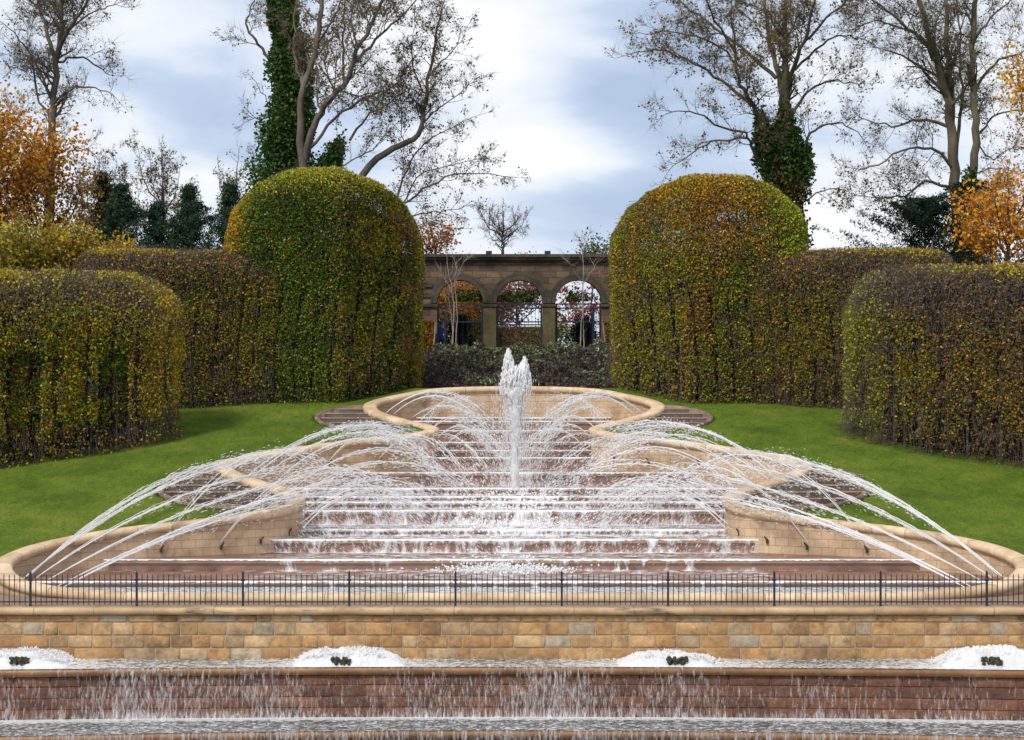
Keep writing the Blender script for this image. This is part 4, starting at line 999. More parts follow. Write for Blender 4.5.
# ------------------------------------------------------------------ trees
class Tree:
    def __init__(s, seed): s.r = random.Random(seed); s.pl = []; s.tips = []; s.fine = 1; s.fl = 1.45
    def grow(s, p, d, L_, r0, lv, maxlv, ang=(32, 62), trop=.10, wig=.16, dens=1.0, rmin=.0095, shrink=(.38, .72)):
        r = s.r; n = max(3, int(L_ / .55)); n = min(n, 9); st = L_ / n; pts = [tuple(p)]; rr = [r0]; dirs = [d.copy()]
        p = Vector(p)
        for i in range(n):
            d = (d + Vector((r.gauss(0, wig), r.gauss(0, wig), r.gauss(0, wig) + trop * .4))).normalized(); p = p + d * st
            pts.append(tuple(p)); rr.append(max(rmin * .7, r0 * (1 - .72 * (i + 1) / n))); dirs.append(d.copy())
        s.pl.append((pts, rr))
        if lv >= maxlv or L_ < .32: s.tips.append((tuple(p), tuple(d))); return
        k = max(3, int(L_ * 3.8 * dens)) if L_ > 1.2 else 3
        for j in range(k):
            t = .18 + .8 * (j + r.random()) / k; i = min(n - 1, int(t * n)); f = t * n - i
            q = Vector(pts[i]).lerp(Vector(pts[i + 1]), f); dd = dirs[i + 1]
            a = R(r.uniform(*ang)); ax = dd.orthogonal().normalized(); ax.rotate(Matrix.Rotation(r.uniform(0, 6.283), 3, dd))
            nd = (dd * math.cos(a) + ax * math.sin(a)); nd.z += trop; nd.normalize()
            s.grow(q, nd, L_ * r.uniform(*shrink) * (1 - .35 * t), max(rmin, (rr[i] * .62)), lv + 1, maxlv, ang, trop, wig, dens, rmin, shrink)
        s.tips.append((tuple(p), tuple(d)))
    def guide(s, pts, r0, r1, fs=.25, blen=4.0, dens=1.0, lv=1, maxlv=4, rough=.05, **kw):
        """limb through given points (x, y, z); side branches from fraction fs on"""
        r = s.r; P_ = catm([Vector(q) for q in pts]); n = len(P_)
        P_ = [q + Vector((r.gauss(0, rough), r.gauss(0, rough), r.gauss(0, rough))) if 0 < i < n - 1 else q for i, q in enumerate(P_)]
        r0 *= .78; r1 *= .7; rr = [r0 + (r1 - r0) * i / (n - 1) for i in range(n)]
        s.pl.append(([tuple(q) for q in P_], rr))
        tot = sum((P_[i + 1] - P_[i]).length for i in range(n - 1)); k = max(2, int(tot * 1.9 * dens * (1 - fs)))
        for j in range(k):
            t = fs + (1 - fs) * (j + r.random()) / k; i = min(n - 2, int(t * (n - 1))); q = P_[i].lerp(P_[i + 1], t * (n - 1) - i); dd = (P_[i + 1] - P_[i]).normalized()
            a = R(r.uniform(35, 68)); ax = dd.orthogonal().normalized(); ax.rotate(Matrix.Rotation(r.uniform(0, 6.283), 3, dd))
            nd = dd * math.cos(a) + ax * math.sin(a); nd.z += .1; nd.normalize()
            s.grow(q, nd, blen * r.uniform(.5, 1.1) * (1 - .5 * t), max(.02, rr[i] * .42), lv, maxlv, **kw)
        e = (P_[-1] - P_[-2]).normalized(); s.grow(P_[-1], e, blen * .5, r1, lv + 1, maxlv, **kw)
    def mesh(s, name, material, parent):
        Vs = []; Fs = []; b = 0
        for big in (0, 1):
            sel = [q for q in s.pl if (q[1][0] > .07) == bool(big)]
            if not sel: continue
            k = 8 if big else 3
            Pn = np.array([p for q in sel for p in q[0]]); Rn = np.array([x for q in sel for x in q[1]]); ln = np.array([len(q[0]) for q in sel])
            T = np.zeros_like(Pn); T[:-1] = Pn[1:] - Pn[:-1]; end = np.cumsum(ln) - 1; T[end] = T[end - 1]
            T /= np.linalg.norm(T, axis=1)[:, None] + 1e-9
            T2 = T.copy(); T2[1:] += T[:-1]; st = np.concatenate([[0], end[:-1] + 1]); T2[st] = T[st]; T2 /= np.linalg.norm(T2, axis=1)[:, None] + 1e-9
            A = np.cross(T2, [.13, .97, .21]); A /= np.linalg.norm(A, axis=1)[:, None] + 1e-9; B = np.cross(T2, A)
            an = np.arange(k) * 2 * math.pi / k
            V = Pn[:, None] + Rn[:, None, None] * (np.cos(an)[None, :, None] * A[:, None] + np.sin(an)[None, :, None] * B[:, None])
            idx = np.ones(len(Pn), bool); idx[end] = False; i = np.nonzero(idx)[0]; j = np.arange(k)
            F_ = np.stack([i[:, None] * k + j, i[:, None] * k + (j + 1) % k, (i[:, None] + 1) * k + (j + 1) % k, (i[:, None] + 1) * k + j], -1).reshape(-1, 4)
            Vs.append(V.reshape(-1, 3)); Fs.append(F_ + b); b += len(Pn) * k
        r = np.random.RandomState(len(s.pl) % 9999)
        thin = [q for q in s.pl if q[1][0] < .05]
        A0 = np.array([p for q in thin for p in q[0][1:]]); D0 = np.array([np.subtract(q[0][i + 1], q[0][i]) for q in thin for i in range(len(q[0]) - 1)])
        if s.fine and len(A0):
            k = max(1, int(round(s.fine))); C = np.repeat(A0, k, 0); D = np.repeat(D0 / (np.linalg.norm(D0, axis=1)[:, None] + 1e-9), k, 0) + r.randn(len(A0) * k, 3) * .42; D[:, 2] += .12
            D /= np.linalg.norm(D, axis=1)[:, None]; keep = r.rand(len(C)) < .6; C, D = C[keep], D[keep]; ln = r.uniform(.25, .65, len(C)) * s.fl
            V, F3 = twigquads(C + D * ln[:, None] / 2, D, ln, r.uniform(.004, .0075, len(C)))
            Fs = [np.vstack([f[:, [0, 1, 2]], f[:, [0, 2, 3]]]) for f in Fs]; Vs.append(V); Fs.append(F3 + b)
        return mk(name, np.vstack(Vs), np.vstack(Fs), material, parent, smooth=True)
def catm(ps):
    if len(ps) < 3: return ps
    out = []
    q = [ps[0] * 2 - ps[1]] + list(ps) + [ps[-1] * 2 - ps[-2]]
    for i in range(1, len(q) - 2):
        for j in range(4):
            t = j / 4; out.append(.5 * ((2 * q[i]) + (-q[i - 1] + q[i + 1]) * t + (2 * q[i - 1] - 5 * q[i] + 4 * q[i + 1] - q[i + 2]) * t * t + (-q[i - 1] + 3 * q[i] - 3 * q[i + 1] + q[i + 2]) * t ** 3))
    return out + [ps[-1]]
def G(d, *pts, dy=0, spread=0):   # limb points; depth drifts along the limb so the crown has real depth
    n = len(pts); return [P(x, y, d + dy * i / max(1, n - 1)) for i, (x, y) in enumerate(pts)]
def tipleaves(t, parent, per, size, palette, wts, seed, spread=.35, prob=1.0, name='leaves', zmin=None, mask=None):
    r = np.random.RandomState(seed); T = np.array([q[0] for q in t.tips])
    if mask is not None: T = T[mask(T)]
    T = T[r.rand(len(T)) < prob]; C = np.repeat(T, per, 0) + r.randn(len(T) * per, 3) * (spread if spread > .3 or per > 5 else spread * .45)
    pal_ = np.array(palette); w = np.array(wts) / sum(wts)
    patch = fbm(C, .35, seed); idx = r.choice(len(pal_), len(C), p=w)
    cols = jitcol(pal_[idx], r, .25, .1)
    V, Fc = leafquads(C, size, None, r); return mk(name, V, Fc, M['leaf'], parent, col=cols)
def ivy(parent, poly, rad, n, seed, cols=((.03, .075, .014), (.05, .11, .02), (.08, .14, .03)), size=.12, name='ivy', lump=.9):
    r = np.random.RandomState(seed); pts = np.array(poly, float); m = len(pts)
    t = r.rand(n) * (m - 1); i = np.minimum(t.astype(int), m - 2); f = (t - i)[:, None]; c = pts[i] * (1 - f) + pts[i + 1] * f
    rd = np.interp(t, np.arange(m), rad); v = r.randn(n, 3); v[:, 2] *= .5; v /= np.linalg.norm(v, axis=1)[:, None]
    q = c + v * (rd * .8)[:, None]; k = (1 - .5 * lump) + lump * fbm(q, .8, seed, 3) ** 1.1
    q = c + v * (rd * k * r.uniform(.55, 1.12, n))[:, None]; q[:, 2] += r.randn(n) * .35
    cc = jitcol(np.array(cols)[r.choice(len(cols), n)], r, .3, .08); V, Fc = leafquads(q, size, None, r)
    return mk(name, V, Fc, M['leaf'], parent, col=cc)
ZT = EZ + 2.5
# far left tall tree
def tree(name, x, d, label, cat='tree', group=None): return empty(name, (x, d, ZT), label, cat, group)
BL = [(.14, .10, .04), (.20, .16, .05), (.10, .08, .05), (.26, .16, .05)]
d = 98; o = tree('bare_tree', PX(49, d), d, 'tall bare grey tree at the left edge rising behind orange leaves')
t = Tree(1)
t.guide(G(d, (50, 350), (49, 250), (50, 190), (51, 140), (54, 95), (57, 55)), .40, .24, .55, 3.5, .7)
for pts, r0, r1, bl, dy in [(((57, 60), (46, 28), (38, 0), (30, -40)), .17, .07, 3.6, 3), (((58, 55), (62, 20), (64, -10), (66, -50)), .19, .08, 3.6, -1), (((58, 52), (70, 28), (86, 5), (100, -30)), .16, .06, 3.6, -3),
    (((52, 100), (40, 72), (24, 45), (4, 24)), .12, .03, 3.2, -2), (((51, 120), (37, 95), (30, 60), (10, 45)), .09, .03, 3.0, 2), (((53, 105), (70, 90), (95, 87), (116, 98)), .10, .025, 2.4, -2), (((58, 62), (78, 56), (98, 68), (110, 75)), .09, .03, 2.2, 2),
    (((50, 170), (66, 155), (85, 150), (100, 162)), .08, .02, 2.4, 1), (((50, 160), (30, 140), (12, 120), (-10, 110)), .1, .03, 3, -1), (((70, 30), (95, 12), (112, 5), (128, 0)), .08, .02, 2.2, 1), (((48, 15), (30, 0), (14, -15), (0, -40)), .1, .03, 3, 1)]:
    t.guide(G(d, *pts, dy=dy), r0, r1, .2, bl, 1.1)
t.mesh('trunk', M['bark'], o); tipleaves(t, o, 2, .07, BL, [4, 3, 3, 1], 5, .3, .5)

# ivy tree
d = 102; o = tree('ivy_clad_tree', PX(286, d), d, 'tree trunk wrapped in dense dark green ivy above the left dome')
t = Tree(2)
t.guide(G(d, (287, 330), (286, 190), (287, 100), (284, 30), (280, -30)), .55, .3, .75, 2.2, .6)
for pts, r0, r1, bl, dy in [(((274, 62), (258, 45), (247, 28), (250, 8), (262, -12)), .12, .03, 2.0, -1), (((280, 20), (268, 0), (258, -20)), .12, .04, 2.5, 1), (((270, 130), (258, 118), (246, 122)), .07, .02, 1.6, -1), (((272, 110), (262, 92), (254, 80)), .05, .02, 1.5, -1)]:
    t.guide(G(d, *pts, dy=dy), r0, r1, .2, bl, 1.0)
t.mesh('trunk', M['barkg'], o); tipleaves(t, o, 2, .07, BL, [3, 3, 3, 1], 6, .3, .4)
ivy(o, G(d, (287, 200), (288, 160), (290, 120), (291, 80), (285, 45), (281, 10), (279, -30)), [2.0, 1.5, 1.4, 1.25, 1.0, .8, .75], 26000, 3, lump=1.5)
ivy(o, G(d - 1, (318, 195), (328, 168), (340, 146)), [1.2, .8, .3], 2600, 4, name='ivy', lump=1.5)
# grey tree in front of it
d = 99; o = tree('bare_tree', PX(303, d), d, 'grey forked tree in front of the ivy covered trunk'); t = Tree(3)
t.guide(G(d, (304, 330), (303, 185), (301, 130), (303, 88), (315, 55), (321, 20), (324, -30)), .33, .16, .5, 2.6, .7)
for pts, r0, r1, bl, dy in [(((302, 84), (294, 55), (294, 25), (299, -10)), .12, .05, 2.2, 2), (((304, 160), (314, 125), (328, 102), (347, 80), (356, 52), (376, 15), (392, -15)), .27, .10, 3.2, -3), (((344, 84), (343, 50), (344, 20), (346, -15)), .10, .05, 2.2, 2),
    (((355, 62), (376, 40), (398, 20), (420, -5)), .12, .04, 2.8, -1), (((308, 150), (335, 118), (365, 98), (392, 88), (412, 60)), .12, .04, 2.6, 3), (((350, 108), (362, 95), (385, 92), (405, 78)), .08, .03, 2.4, 1),
    (((350, 140), (365, 118), (385, 105), (404, 92)), .10, .03, 2.6, 4), (((320, 40), (332, 20), (342, 0), (350, -20)), .09, .04, 2.6, -2), (((357, 50), (352, 20), (356, -10)), .09, .04, 2.4, 2), (((330, 180), (350, 160), (372, 150), (392, 128)), .08, .03, 2.2, 2)]:
    t.guide(G(d, *pts, dy=dy), r0, r1, .25, bl, 1.1)
t.mesh('trunk', M['bark'], o); tipleaves(t, o, 3, .075, BL, [3, 4, 2, 1], 7, .3, .5)
# leaning tree
d = 100; o = tree('bare_tree', PX(330, d), d, 'leaning dark limbed tree reaching right over the left dome'); t = Tree(4)
t.guide(G(d, (322, 330), (334, 215), (356, 181), (385, 154), (413, 139), (423, 118), (428, 80), (436, 42), (442, 8)), .34, .05, .55, 2.3, 1.9)
for pts, r0, r1, bl, dy in [(((424, 122), (440, 108), (458, 95), (474, 82)), .08, .02, 2.0, -2), (((428, 95), (414, 70), (412, 45), (418, 20)), .08, .02, 2.0, 2), (((430, 75), (446, 58), (458, 45), (466, 30)), .07, .02, 1.8, -1),
    (((385, 222), (398, 196), (412, 160), (432, 138), (476, 116)), .10, .02, 2.0, 2), (((388, 226), (404, 205), (430, 186), (466, 172), (510, 177)), .11, .025, 1.9, -2), (((392, 228), (420, 214), (445, 212), (474, 204)), .08, .02, 1.7, 2),
    (((402, 205), (418, 178), (440, 168), (470, 160), (490, 158)), .07, .02, 1.9, 3), (((405, 230), (430, 222), (455, 228)), .06, .02, 1.5, 0), (((404, 150), (402, 120), (400, 98)), .05, .02, 1.8, 2), (((425, 110), (410, 95), (404, 72)), .06, .02, 1.8, -1)]:
    t.guide(G(d, *pts, dy=dy), r0, r1, .2, bl, 1.5)
t.mesh('trunk', M['bark'], o); tipleaves(t, o, 3, .07, [(.10, .07, .03), (.14, .11, .03), (.07, .05, .03)], [4, 4, 3], 8, .25, .55)
# right ivy based tree
d = 101; o = tree('broad_tree', PX(786, d), d, 'broad bare tree with ivy at its fork behind the right dome'); t = Tree(5)
t.guide(G(d, (788, 340), (787, 230), (786, 170), (785, 120), (785, 85)), .60, .34, .8, 3, .5)
for pts, r0, r1, bl, dy in [(((785, 90), (786, 55), (785, 20), (787, -30)), .26, .14, 3.4, 0), (((784, 100), (776, 66), (768, 35), (765, 0), (762, -30)), .20, .10, 3.2, 3), (((785, 95), (798, 58), (810, 22), (818, -20)), .18, .08, 3.2, -3),
    (((774, 160), (762, 125), (750, 100), (738, 78), (735, 45), (732, 5)), .22, .06, 3.2, -2), (((752, 106), (722, 82), (692, 62), (660, 50), (630, 54)), .13, .03, 2.9, 2), (((768, 172), (752, 150), (744, 134), (716, 124), (690, 112), (666, 114)), .13, .03, 2.6, -3),
    (((776, 78), (748, 52), (715, 28), (685, 5), (660, -12)), .15, .04, 3.0, 3), (((742, 68), (712, 42), (680, 32), (645, 34)), .09, .03, 2.6, -1), (((746, 138), (712, 142), (690, 155), (668, 172)), .09, .02, 2.2, 2), (((738, 60), (715, 20), (700, -10)), .10, .05, 2.8, -3),
    (((800, 170), (808, 138), (822, 126), (842, 124), (862, 138)), .12, .03, 2.5, -2), (((792, 115), (808, 92), (832, 80), (858, 84)), .12, .03, 2.6, 2), (((800, 205), (822, 192), (842, 190), (868, 200)), .08, .02, 2.2, -1), (((806, 40), (828, 18), (846, 0), (860, -20)), .1, .04, 2.8, -2), (((795, 70), (822, 45), (845, 35), (866, 40)), .10, .03, 2.6, 1)]:
    t.guide(G(d, *pts, dy=dy), r0, r1, .22, bl, 1.1)
t.mesh('trunk', M['barkg'], o); tipleaves(t, o, 3, .085, [(.20, .12, .04), (.26, .14, .03), (.13, .09, .05), (.19, .16, .05)], [4, 2, 3, 2], 9, .3, .30)
ivy(o, G(d - .3, (786, 190), (786, 165), (785, 140), (785, 112)), [1.15, 1.1, .8, .35], 7000, 13, lump=1.5); ivy(o, G(d, (775, 180), (766, 150), (760, 118)), [.9, .65, .25], 3500, 14, lump=1.5); ivy(o, G(d, (800, 175), (806, 150)), [.8, .35], 1500, 15)
ivy(o, G(d - .5, (790, 260), (788, 225), (787, 190), (782, 165)), [1.1, 1.15, 1.1, .7], 4500, 16, ((.10, .075, .02), (.05, .06, .015), (.13, .07, .02), (.03, .05, .012)), .11, name='lower_ivy')
# right twin trunk tree
d = 97; o = tree('twin_trunked_tree', PX(962, d), d, 'tall bare tree with two close trunks near the right edge'); t = Tree(6)
t.guide(G(d, (962, 340), (959, 235), (955, 185), (952, 130), (946, 95), (937, 60), (926, 25), (914, -25)), .45, .16, .5, 3.6, .8)
t.guide(G(d - 1.5, (968, 340), (967, 235), (972, 180), (976, 130), (972, 85), (974, 35), (978, -25)), .36, .17, .5, 3.2, .8)
for pts, r0, r1, bl, dy in [(((953, 135), (951, 90), (947, 45), (945, -20)), .26, .14, 3.2, 3), (((956, 160), (962, 100), (960, 50), (958, -10)), .14, .05, 2.6, 4), (((950, 105), (930, 78), (908, 58), (880, 48)), .15, .03, 3.0, -2), (((952, 128), (920, 120), (892, 126), (862, 118)), .13, .03, 2.7, 2),
    (((955, 170), (936, 150), (910, 148), (878, 165), (852, 168)), .13, .025, 2.7, -2), (((955, 190), (925, 182), (895, 198), (862, 196)), .12, .025, 2.6, 2), (((938, 64), (915, 34), (888, 10), (860, -12)), .15, .05, 3.2, -3), (((932, 45), (905, 30), (876, 22), (850, 30)), .09, .03, 2.8, 2), (((955, 205), (930, 208), (905, 200), (880, 212)), .09, .02, 2.4, -1),
    (((975, 150), (988, 122), (1006, 112), (1032, 112)), .10, .03, 2.6, 2), (((973, 92), (994, 66), (1018, 52), (1044, 52)), .11, .03, 2.8, -2), (((975, 38), (996, 12), (1020, -5)), .10, .04, 2.8, 2), (((976, 140), (990, 160), (1008, 150), (1034, 146)), .08, .02, 2.4, -2), (((972, 175), (996, 168), (1020, 172)), .08, .02, 2.4, 1), (((950, 85), (958, 40), (968, 0)), .08, .04, 2.4, -2)]:
    t.guide(G(d, *pts, dy=dy), r0, r1, .2, bl, 1.15)
t.mesh('trunk', M['barkg'], o); tipleaves(t, o, 2, .07, [(.09, .065, .03), (.13, .09, .03), (.06, .045, .03)], [4, 2, 3], 10, .3, .35)
ivy(o, G(d - 1.6, (967, 200), (970, 178)), [.6, .3], 900, 18)

# small and background trees
def autotree(name, label, px, pybase, d, hpx, seed, material, spread=.5, nl=5, blen=.4, leaves=None, lean=0, rb=None, maxlv=3, group=None, cat='tree', twigs=1.0, base=None):
    sc_ = d / F; H = hpx * sc_; x = PX(px, d); z = PZ(pybase, d); zb = base if base is not None else ZT
    o = empty(name, (x, d, zb), label, cat, group); t = Tree(seed); r = random.Random(seed); rb = rb or H * .018
    pts = [(x, d, zb), (x + r.gauss(0, .1), d, z), (x + lean * .5 + r.gauss(0, .15), d + r.gauss(0, .3), z + H * .4), (x + lean, d, z + H * .85)]
    t.guide(pts, rb, rb * .35, .35, H * .35, .8, maxlv=maxlv)
    for k in range(nl):
        a = 6.28 * (k + r.random()) / nl; h = z + H * r.uniform(.02, .5) - zb; p0 = Vector((x, d, zb + h)); e = Vector((math.cos(a) * spread, math.sin(a) * spread, 1.0)).normalized(); ln = H * r.uniform(.35, .62)
        t.guide([p0, p0 + e * ln * .5 + Vector((math.cos(a), math.sin(a), 0)) * ln * .12, p0 + e * ln], rb * .5, rb * .15, .2, H * blen * .6, twigs, maxlv=maxlv)
    t.fine = 1 if leaves and leaves[0] > 4 else 2; t.fl = min(1.0, H / 6)
    t.mesh('trunk', material, o)
    if leaves: tipleaves(t, o, leaves[0], leaves[1], leaves[2], leaves[3], seed + 1, leaves[4])
    return o
OR = [(.62, .23, .015), (.72, .32, .02), (.46, .16, .015), (.52, .33, .04), (.22, .10, .02)]
# left orange tree (two stems of it overlap into one mass)
autotree('orange_beech', 'orange leaved tree filling the left edge in front of the tall bare tree', -4, 290, 90, 200, 41, M['twig'], .8, 9, .42, (7, .11, OR, [5, 4, 3, 3, 2], .42), rb=.26)
autotree('orange_beech', 'smaller orange and brown tree beside the dark conifers at the left', 44, 290, 93, 140, 43, M['twig'], .7, 7, .45, (6, .10, [(.55, .25, .02), (.30, .12, .015), (.26, .2, .03), (.14, .07, .02)], [4, 3, 2, 2], .4), rb=.18)
autotree('golden_shrub', 'loose golden yellow shrub showing over the nearer left hedge', 52, 300, 81, 74, 45, M['twig'], 1.1, 12, .6, (26, .085, [(.50, .36, .03), (.25, .20, .03), (.36, .17, .02), (.16, .15, .03)], [4, 3, 2, 2], .32), rb=.12, base=EZ + .4, cat='shrub')
autotree('golden_shrub', 'yellow green shrub behind the nearer left hedge at the left edge', 12, 300, 80, 70, 46, M['twig'], 1.1, 12, .6, (26, .085, [(.42, .33, .03), (.20, .18, .03), (.34, .17, .02), (.12, .13, .03)], [4, 4, 2, 2], .32), rb=.12, base=EZ + .4, cat='shrub')
autotree('golden_shrub', 'golden shrub between the orange trees and the dark conifers, over the hedge', 95, 300, 82, 62, 59, M['twig'], 1.1, 11, .6, (26, .085, [(.50, .34, .03), (.40, .30, .03), (.52, .24, .02), (.2, .18, .03)], [4, 3, 2, 2], .32), rb=.12, base=EZ + .4, cat='shrub')
autotree('slim_bare_tree', 'small bare birch like tree above the left conifers', 162, 262, 108, 118, 47, M['bark'], .45, 8, .4, (3, .07, [(.16, .11, .03), (.2, .13, .03)], [1, 1], .25), rb=.14)
autotree('slim_bare_tree', 'thin bare tree just left of the left dome', 237, 262, 107, 112, 48, M['bark'], .45, 7, .4, (3, .07, [(.16, .11, .03), (.1, .08, .03)], [1, 1], .25), rb=.12)
autotree('slim_bare_tree', 'thin bare tree between the conifers and the tall left tree', 100, 262, 108, 105, 49, M['bark'], .45, 7, .4, (3, .08, [(.18, .13, .03), (.2, .11, .03)], [1, 1], .25), rb=.12)
autotree('bare_round_tree', 'small rounded bare purple grey tree above the middle of the arcade', 503, 262, 118, 60, 50, M['twig'], 1.0, 13, .5, (1, .05, [(.1, .06, .04)], [1], .2), rb=.14, twigs=1.4)
autotree('copper_beech', 'copper orange leaved tree above the left end of the arcade', 432, 270, 112, 48, 51, M['twig'], .9, 9, .5, (8, .09, [(.45, .15, .03), (.34, .12, .04), (.55, .22, .03)], [3, 3, 2], .35), rb=.14)
autotree('green_shrub', 'leafy green shrub top above the right end of the arcade', 592, 268, 106, 28, 52, M['twig'], 1.3, 8, .6, (14, .09, [(.12, .15, .03), (.06, .10, .02)], [2, 2], .35), rb=.08, cat='shrub')
# seen through the arches
autotree('purple_leaved_tree', 'tree with dusky pink leaves seen through the middle arch', 520, 345, 112, 84, 53, M['twig'], 1.0, 12, .55, (9, .085, [(.46, .24, .19), (.44, .22, .16), (.22, .10, .08), (.36, .24, .08)], [3, 3, 2, 1], .35), rb=.13)
autotree('orange_maple', 'orange leaved tree seen through the left arch', 446, 350, 110, 78, 54, M['twig'], .9, 10, .55, (18, .10, [(.72, .28, .03), (.55, .2, .04), (.34, .26, .04), (.72, .40, .05)], [3, 3, 2, 1], .35), rb=.13)
autotree('pink_leaved_tree', 'tree with pinkish brown leaves in the right half of the left arch', 478, 350, 115, 84, 55, M['twig'], 1.0, 10, .55, (14, .10, [(.42, .21, .14), (.5, .28, .16), (.3, .14, .09)], [3, 3, 2], .35), rb=.13)
autotree('red_maple', 'small red leaved tree seen through the right arch', 577, 350, 104, 66, 56, M['twig'], .8, 9, .5, (4, .10, [(.40, .045, .02), (.50, .08, .03), (.28, .04, .02)], [3, 3, 2], .3), rb=.08)
autotree('green_shrub', 'small round green shrub seen low through the right arch', 561, 352, 103, 30, 57, M['twig'], .9, 8, .6, (20, .08, [(.16, .17, .02), (.10, .13, .02)], [2, 2], .25), rb=.05, cat='shrub')
# right side
autotree('orange_leaved_tree', 'bright orange leaved tree at the lower right edge over the hedge', 1008, 290, 84, 128, 58, M['twig'], .85, 11, .45, (6, .10, [(.75, .33, .03), (.55, .20, .015), (.78, .42, .04), (.4, .18, .02)], [4, 4, 2, 1], .35), rb=.17, base=EZ + .6)
o = autotree('orange_crowned_tree', 'orange leaf sprays hanging in at the upper right edge', 1072, 150, 82, 160, 60, M['twig'], .7, 9, .45, (5, .10, [(.75, .38, .03), (.58, .24, .02), (.5, .34, .04)], [4, 3, 2], .35), rb=.17, base=EZ + .6)
# conifers and yew
def conifer(name, label, px, ptop, wpx, d, seed, n, cols=((.018, .045, .026), (.032, .072, .038), (.05, .10, .048)), lumpy=.5, cone=1.15, zb=None, group=None):
    r = np.random.RandomState(seed); x = PX(px, d); zt = PZ(ptop, d); zb = ZT if zb is None else zb; w = 2.1 * wpx / F * d
    o = empty(name, (x, d, zb), label, 'conifer', group)
    mb = MB(); mb.cyl((x, d, zb), (x, d, zb + (zt - zb) * .9), .16, .03, 8); mb.build('trunk', M['bark'], o)
    nb = 170; hb = r.rand(nb) ** .8; az = r.rand(nb) * 6.28; rad = w * np.where(cone > 1.3, 1.0, 2.1) * np.power(1 - hb, 1 / cone if cone > 1.3 else 1.25) * r.uniform(.15, 1.25, nb) + .10
    H = zt - zb; k = r.randint(0, nb, n); t = r.rand(n) ** .7
    C = np.column_stack([x + np.cos(az[k]) * rad[k] * t, d + np.sin(az[k]) * rad[k] * t, zb + hb[k] * H * .97 + t * rad[k] * .45 - .1])
    sp = .07 + .20 * (1 - t); C += r.randn(n, 3) * sp[:, None] * np.array([1.2, 1.2, .8])
    cc = jitcol(np.array(cols)[r.choice(len(cols), n)], r, .3, .08); V, Fc = leafquads(C, .085, None, r, asp=.35); mk('foliage', V, Fc, M['leaf'], o, col=cc)
    return o
conifer('dark_conifer', 'widest dark conifer, left of the group behind the left hedges', 122, 180, 38, 97, 71, 26000)
conifer('dark_conifer', 'sparser olive tinged conifer at the left of the dark group', 103, 166, 34, 101, 72, 18000, ((.03, .04, .015), (.045, .05, .02), (.02, .035, .016)))
conifer('dark_conifer', 'narrow conifer in the middle of the dark group', 157, 198, 32, 98, 73, 20000)
conifer('dark_conifer', 'second tallest dark conifer, right of the group', 189, 181, 37, 99, 74, 26000)
conifer('dark_conifer', 'dark conifer touching the edge of the left dome', 230, 178, 28, 99, 75, 17000)
conifer('spreading_yew', 'dark spreading yew behind the right hedges below the twin trunks', 925, 196, 62, 93, 76, 30000, ((.010, .026, .014), (.018, .040, .02)), cone=2.2)
conifer('spreading_yew', 'dark yew right of the twin trunks behind orange leaves', 975, 178, 45, 94, 77, 20000, ((.010, .026, .014), (.018, .040, .02)), cone=2.0)
for i, (px, lab) in enumerate(((460, 'dark clipped topiary cone behind the left arch'), (583.5, 'dark clipped topiary cone behind the right arch'))):
    conifer('topiary_cone', lab, px, 315 if i == 0 else 318, 9.5, 99.5, 80 + i, 6000, ((.008, .018, .01), (.014, .03, .015)), cone=1.31)['category'] = 'topiary'

# ------------------------------------------------------------------ arcade
d = 97.0
def ax(px): return PX(px, d)
ar = empty('stone_arcade', (0, d, ZT), 'dark sooty sandstone arcade wall with round arches between the two domes', 'arcade')
zb, zs, zt = ZT, float(PZ(303, d)), float(PZ(262, d)); ztop = float(PZ(254.5, d)); rad = 1.24; cs = [ax(459.8) + 3.2 * k for k in (-3, 0, 1, 2, 5)]
cs = [ax(460.0), ax(519.5), ax(578.5)]
def archwall(y0, y1):
    V = []; Fc = []; x0, x1 = -13.0, 13.0
    def quad(a, b, c, e):
        bb = len(V); V.extend([a, b, c, e]); Fc.append((bb, bb + 1, bb + 2, bb + 3))
    for y, flip in ((y0, False), (y1, True)):
        def q2(xa, za, xb, zb_, xc, zc_, xd, zd):
            pts = [(xa, y, za), (xb, y, zb_), (xc, y, zc_), (xd, y, zd)]; quad(*(pts[::-1] if flip else pts))
        xs_ = [x0] + [v for c in cs for v in (c - rad, c + rad)] + [x1]
        for i in range(0, len(xs_), 2): q2(xs_[i], zb, xs_[i + 1], zb, xs_[i + 1], zt, xs_[i], zt)
        for c in cs:
            n = 20
            for k in range(n):
                a0 = math.pi - math.pi * k / n; a1 = math.pi - math.pi * (k + 1) / n
                q2(c + rad * math.cos(a0), zs + rad * math.sin(a0), c + rad * math.cos(a1), zs + rad * math.sin(a1), c + rad * math.cos(a1), zt, c + rad * math.cos(a0), zt)
    for c in cs:
        n = 20; pr = [(c - rad, zb)] + [(c + rad * math.cos(math.pi - math.pi * k / n), zs + rad * math.sin(math.pi * k / n)) for k in range(n + 1)] + [(c + rad, zb)]
        for (xa, za), (xb, zb_) in zip(pr, pr[1:]): quad((xa, y0, za), (xb, y0, zb_), (xb, y1, zb_), (xa, y1, za))
    quad((x0, y0, zt), (x1, y0, zt), (x1, y1, zt), (x0, y1, zt)); quad((x0, y0, zb), (x0, y0, zt), (x0, y1, zt), (x0, y1, zb)); quad((x1, y0, zb), (x1, y1, zb), (x1, y1, zt), (x1, y0, zt))
    mk('wall', V, Fc, M['arcade'], ar)
archwall(d, d + .7)
mb = MB(); mb.box(-13.2, 13.2, d - .12, d + .82, zt, zt + .10); mb.box(-13.3, 13.3, d - .26, d + .9, zt + .10, zt + .24); mb.box(-13.4, 13.4, d - .36, d + 1, zt + .24, ztop + 0); mb.build('cornice', M['arcadeD'], ar)
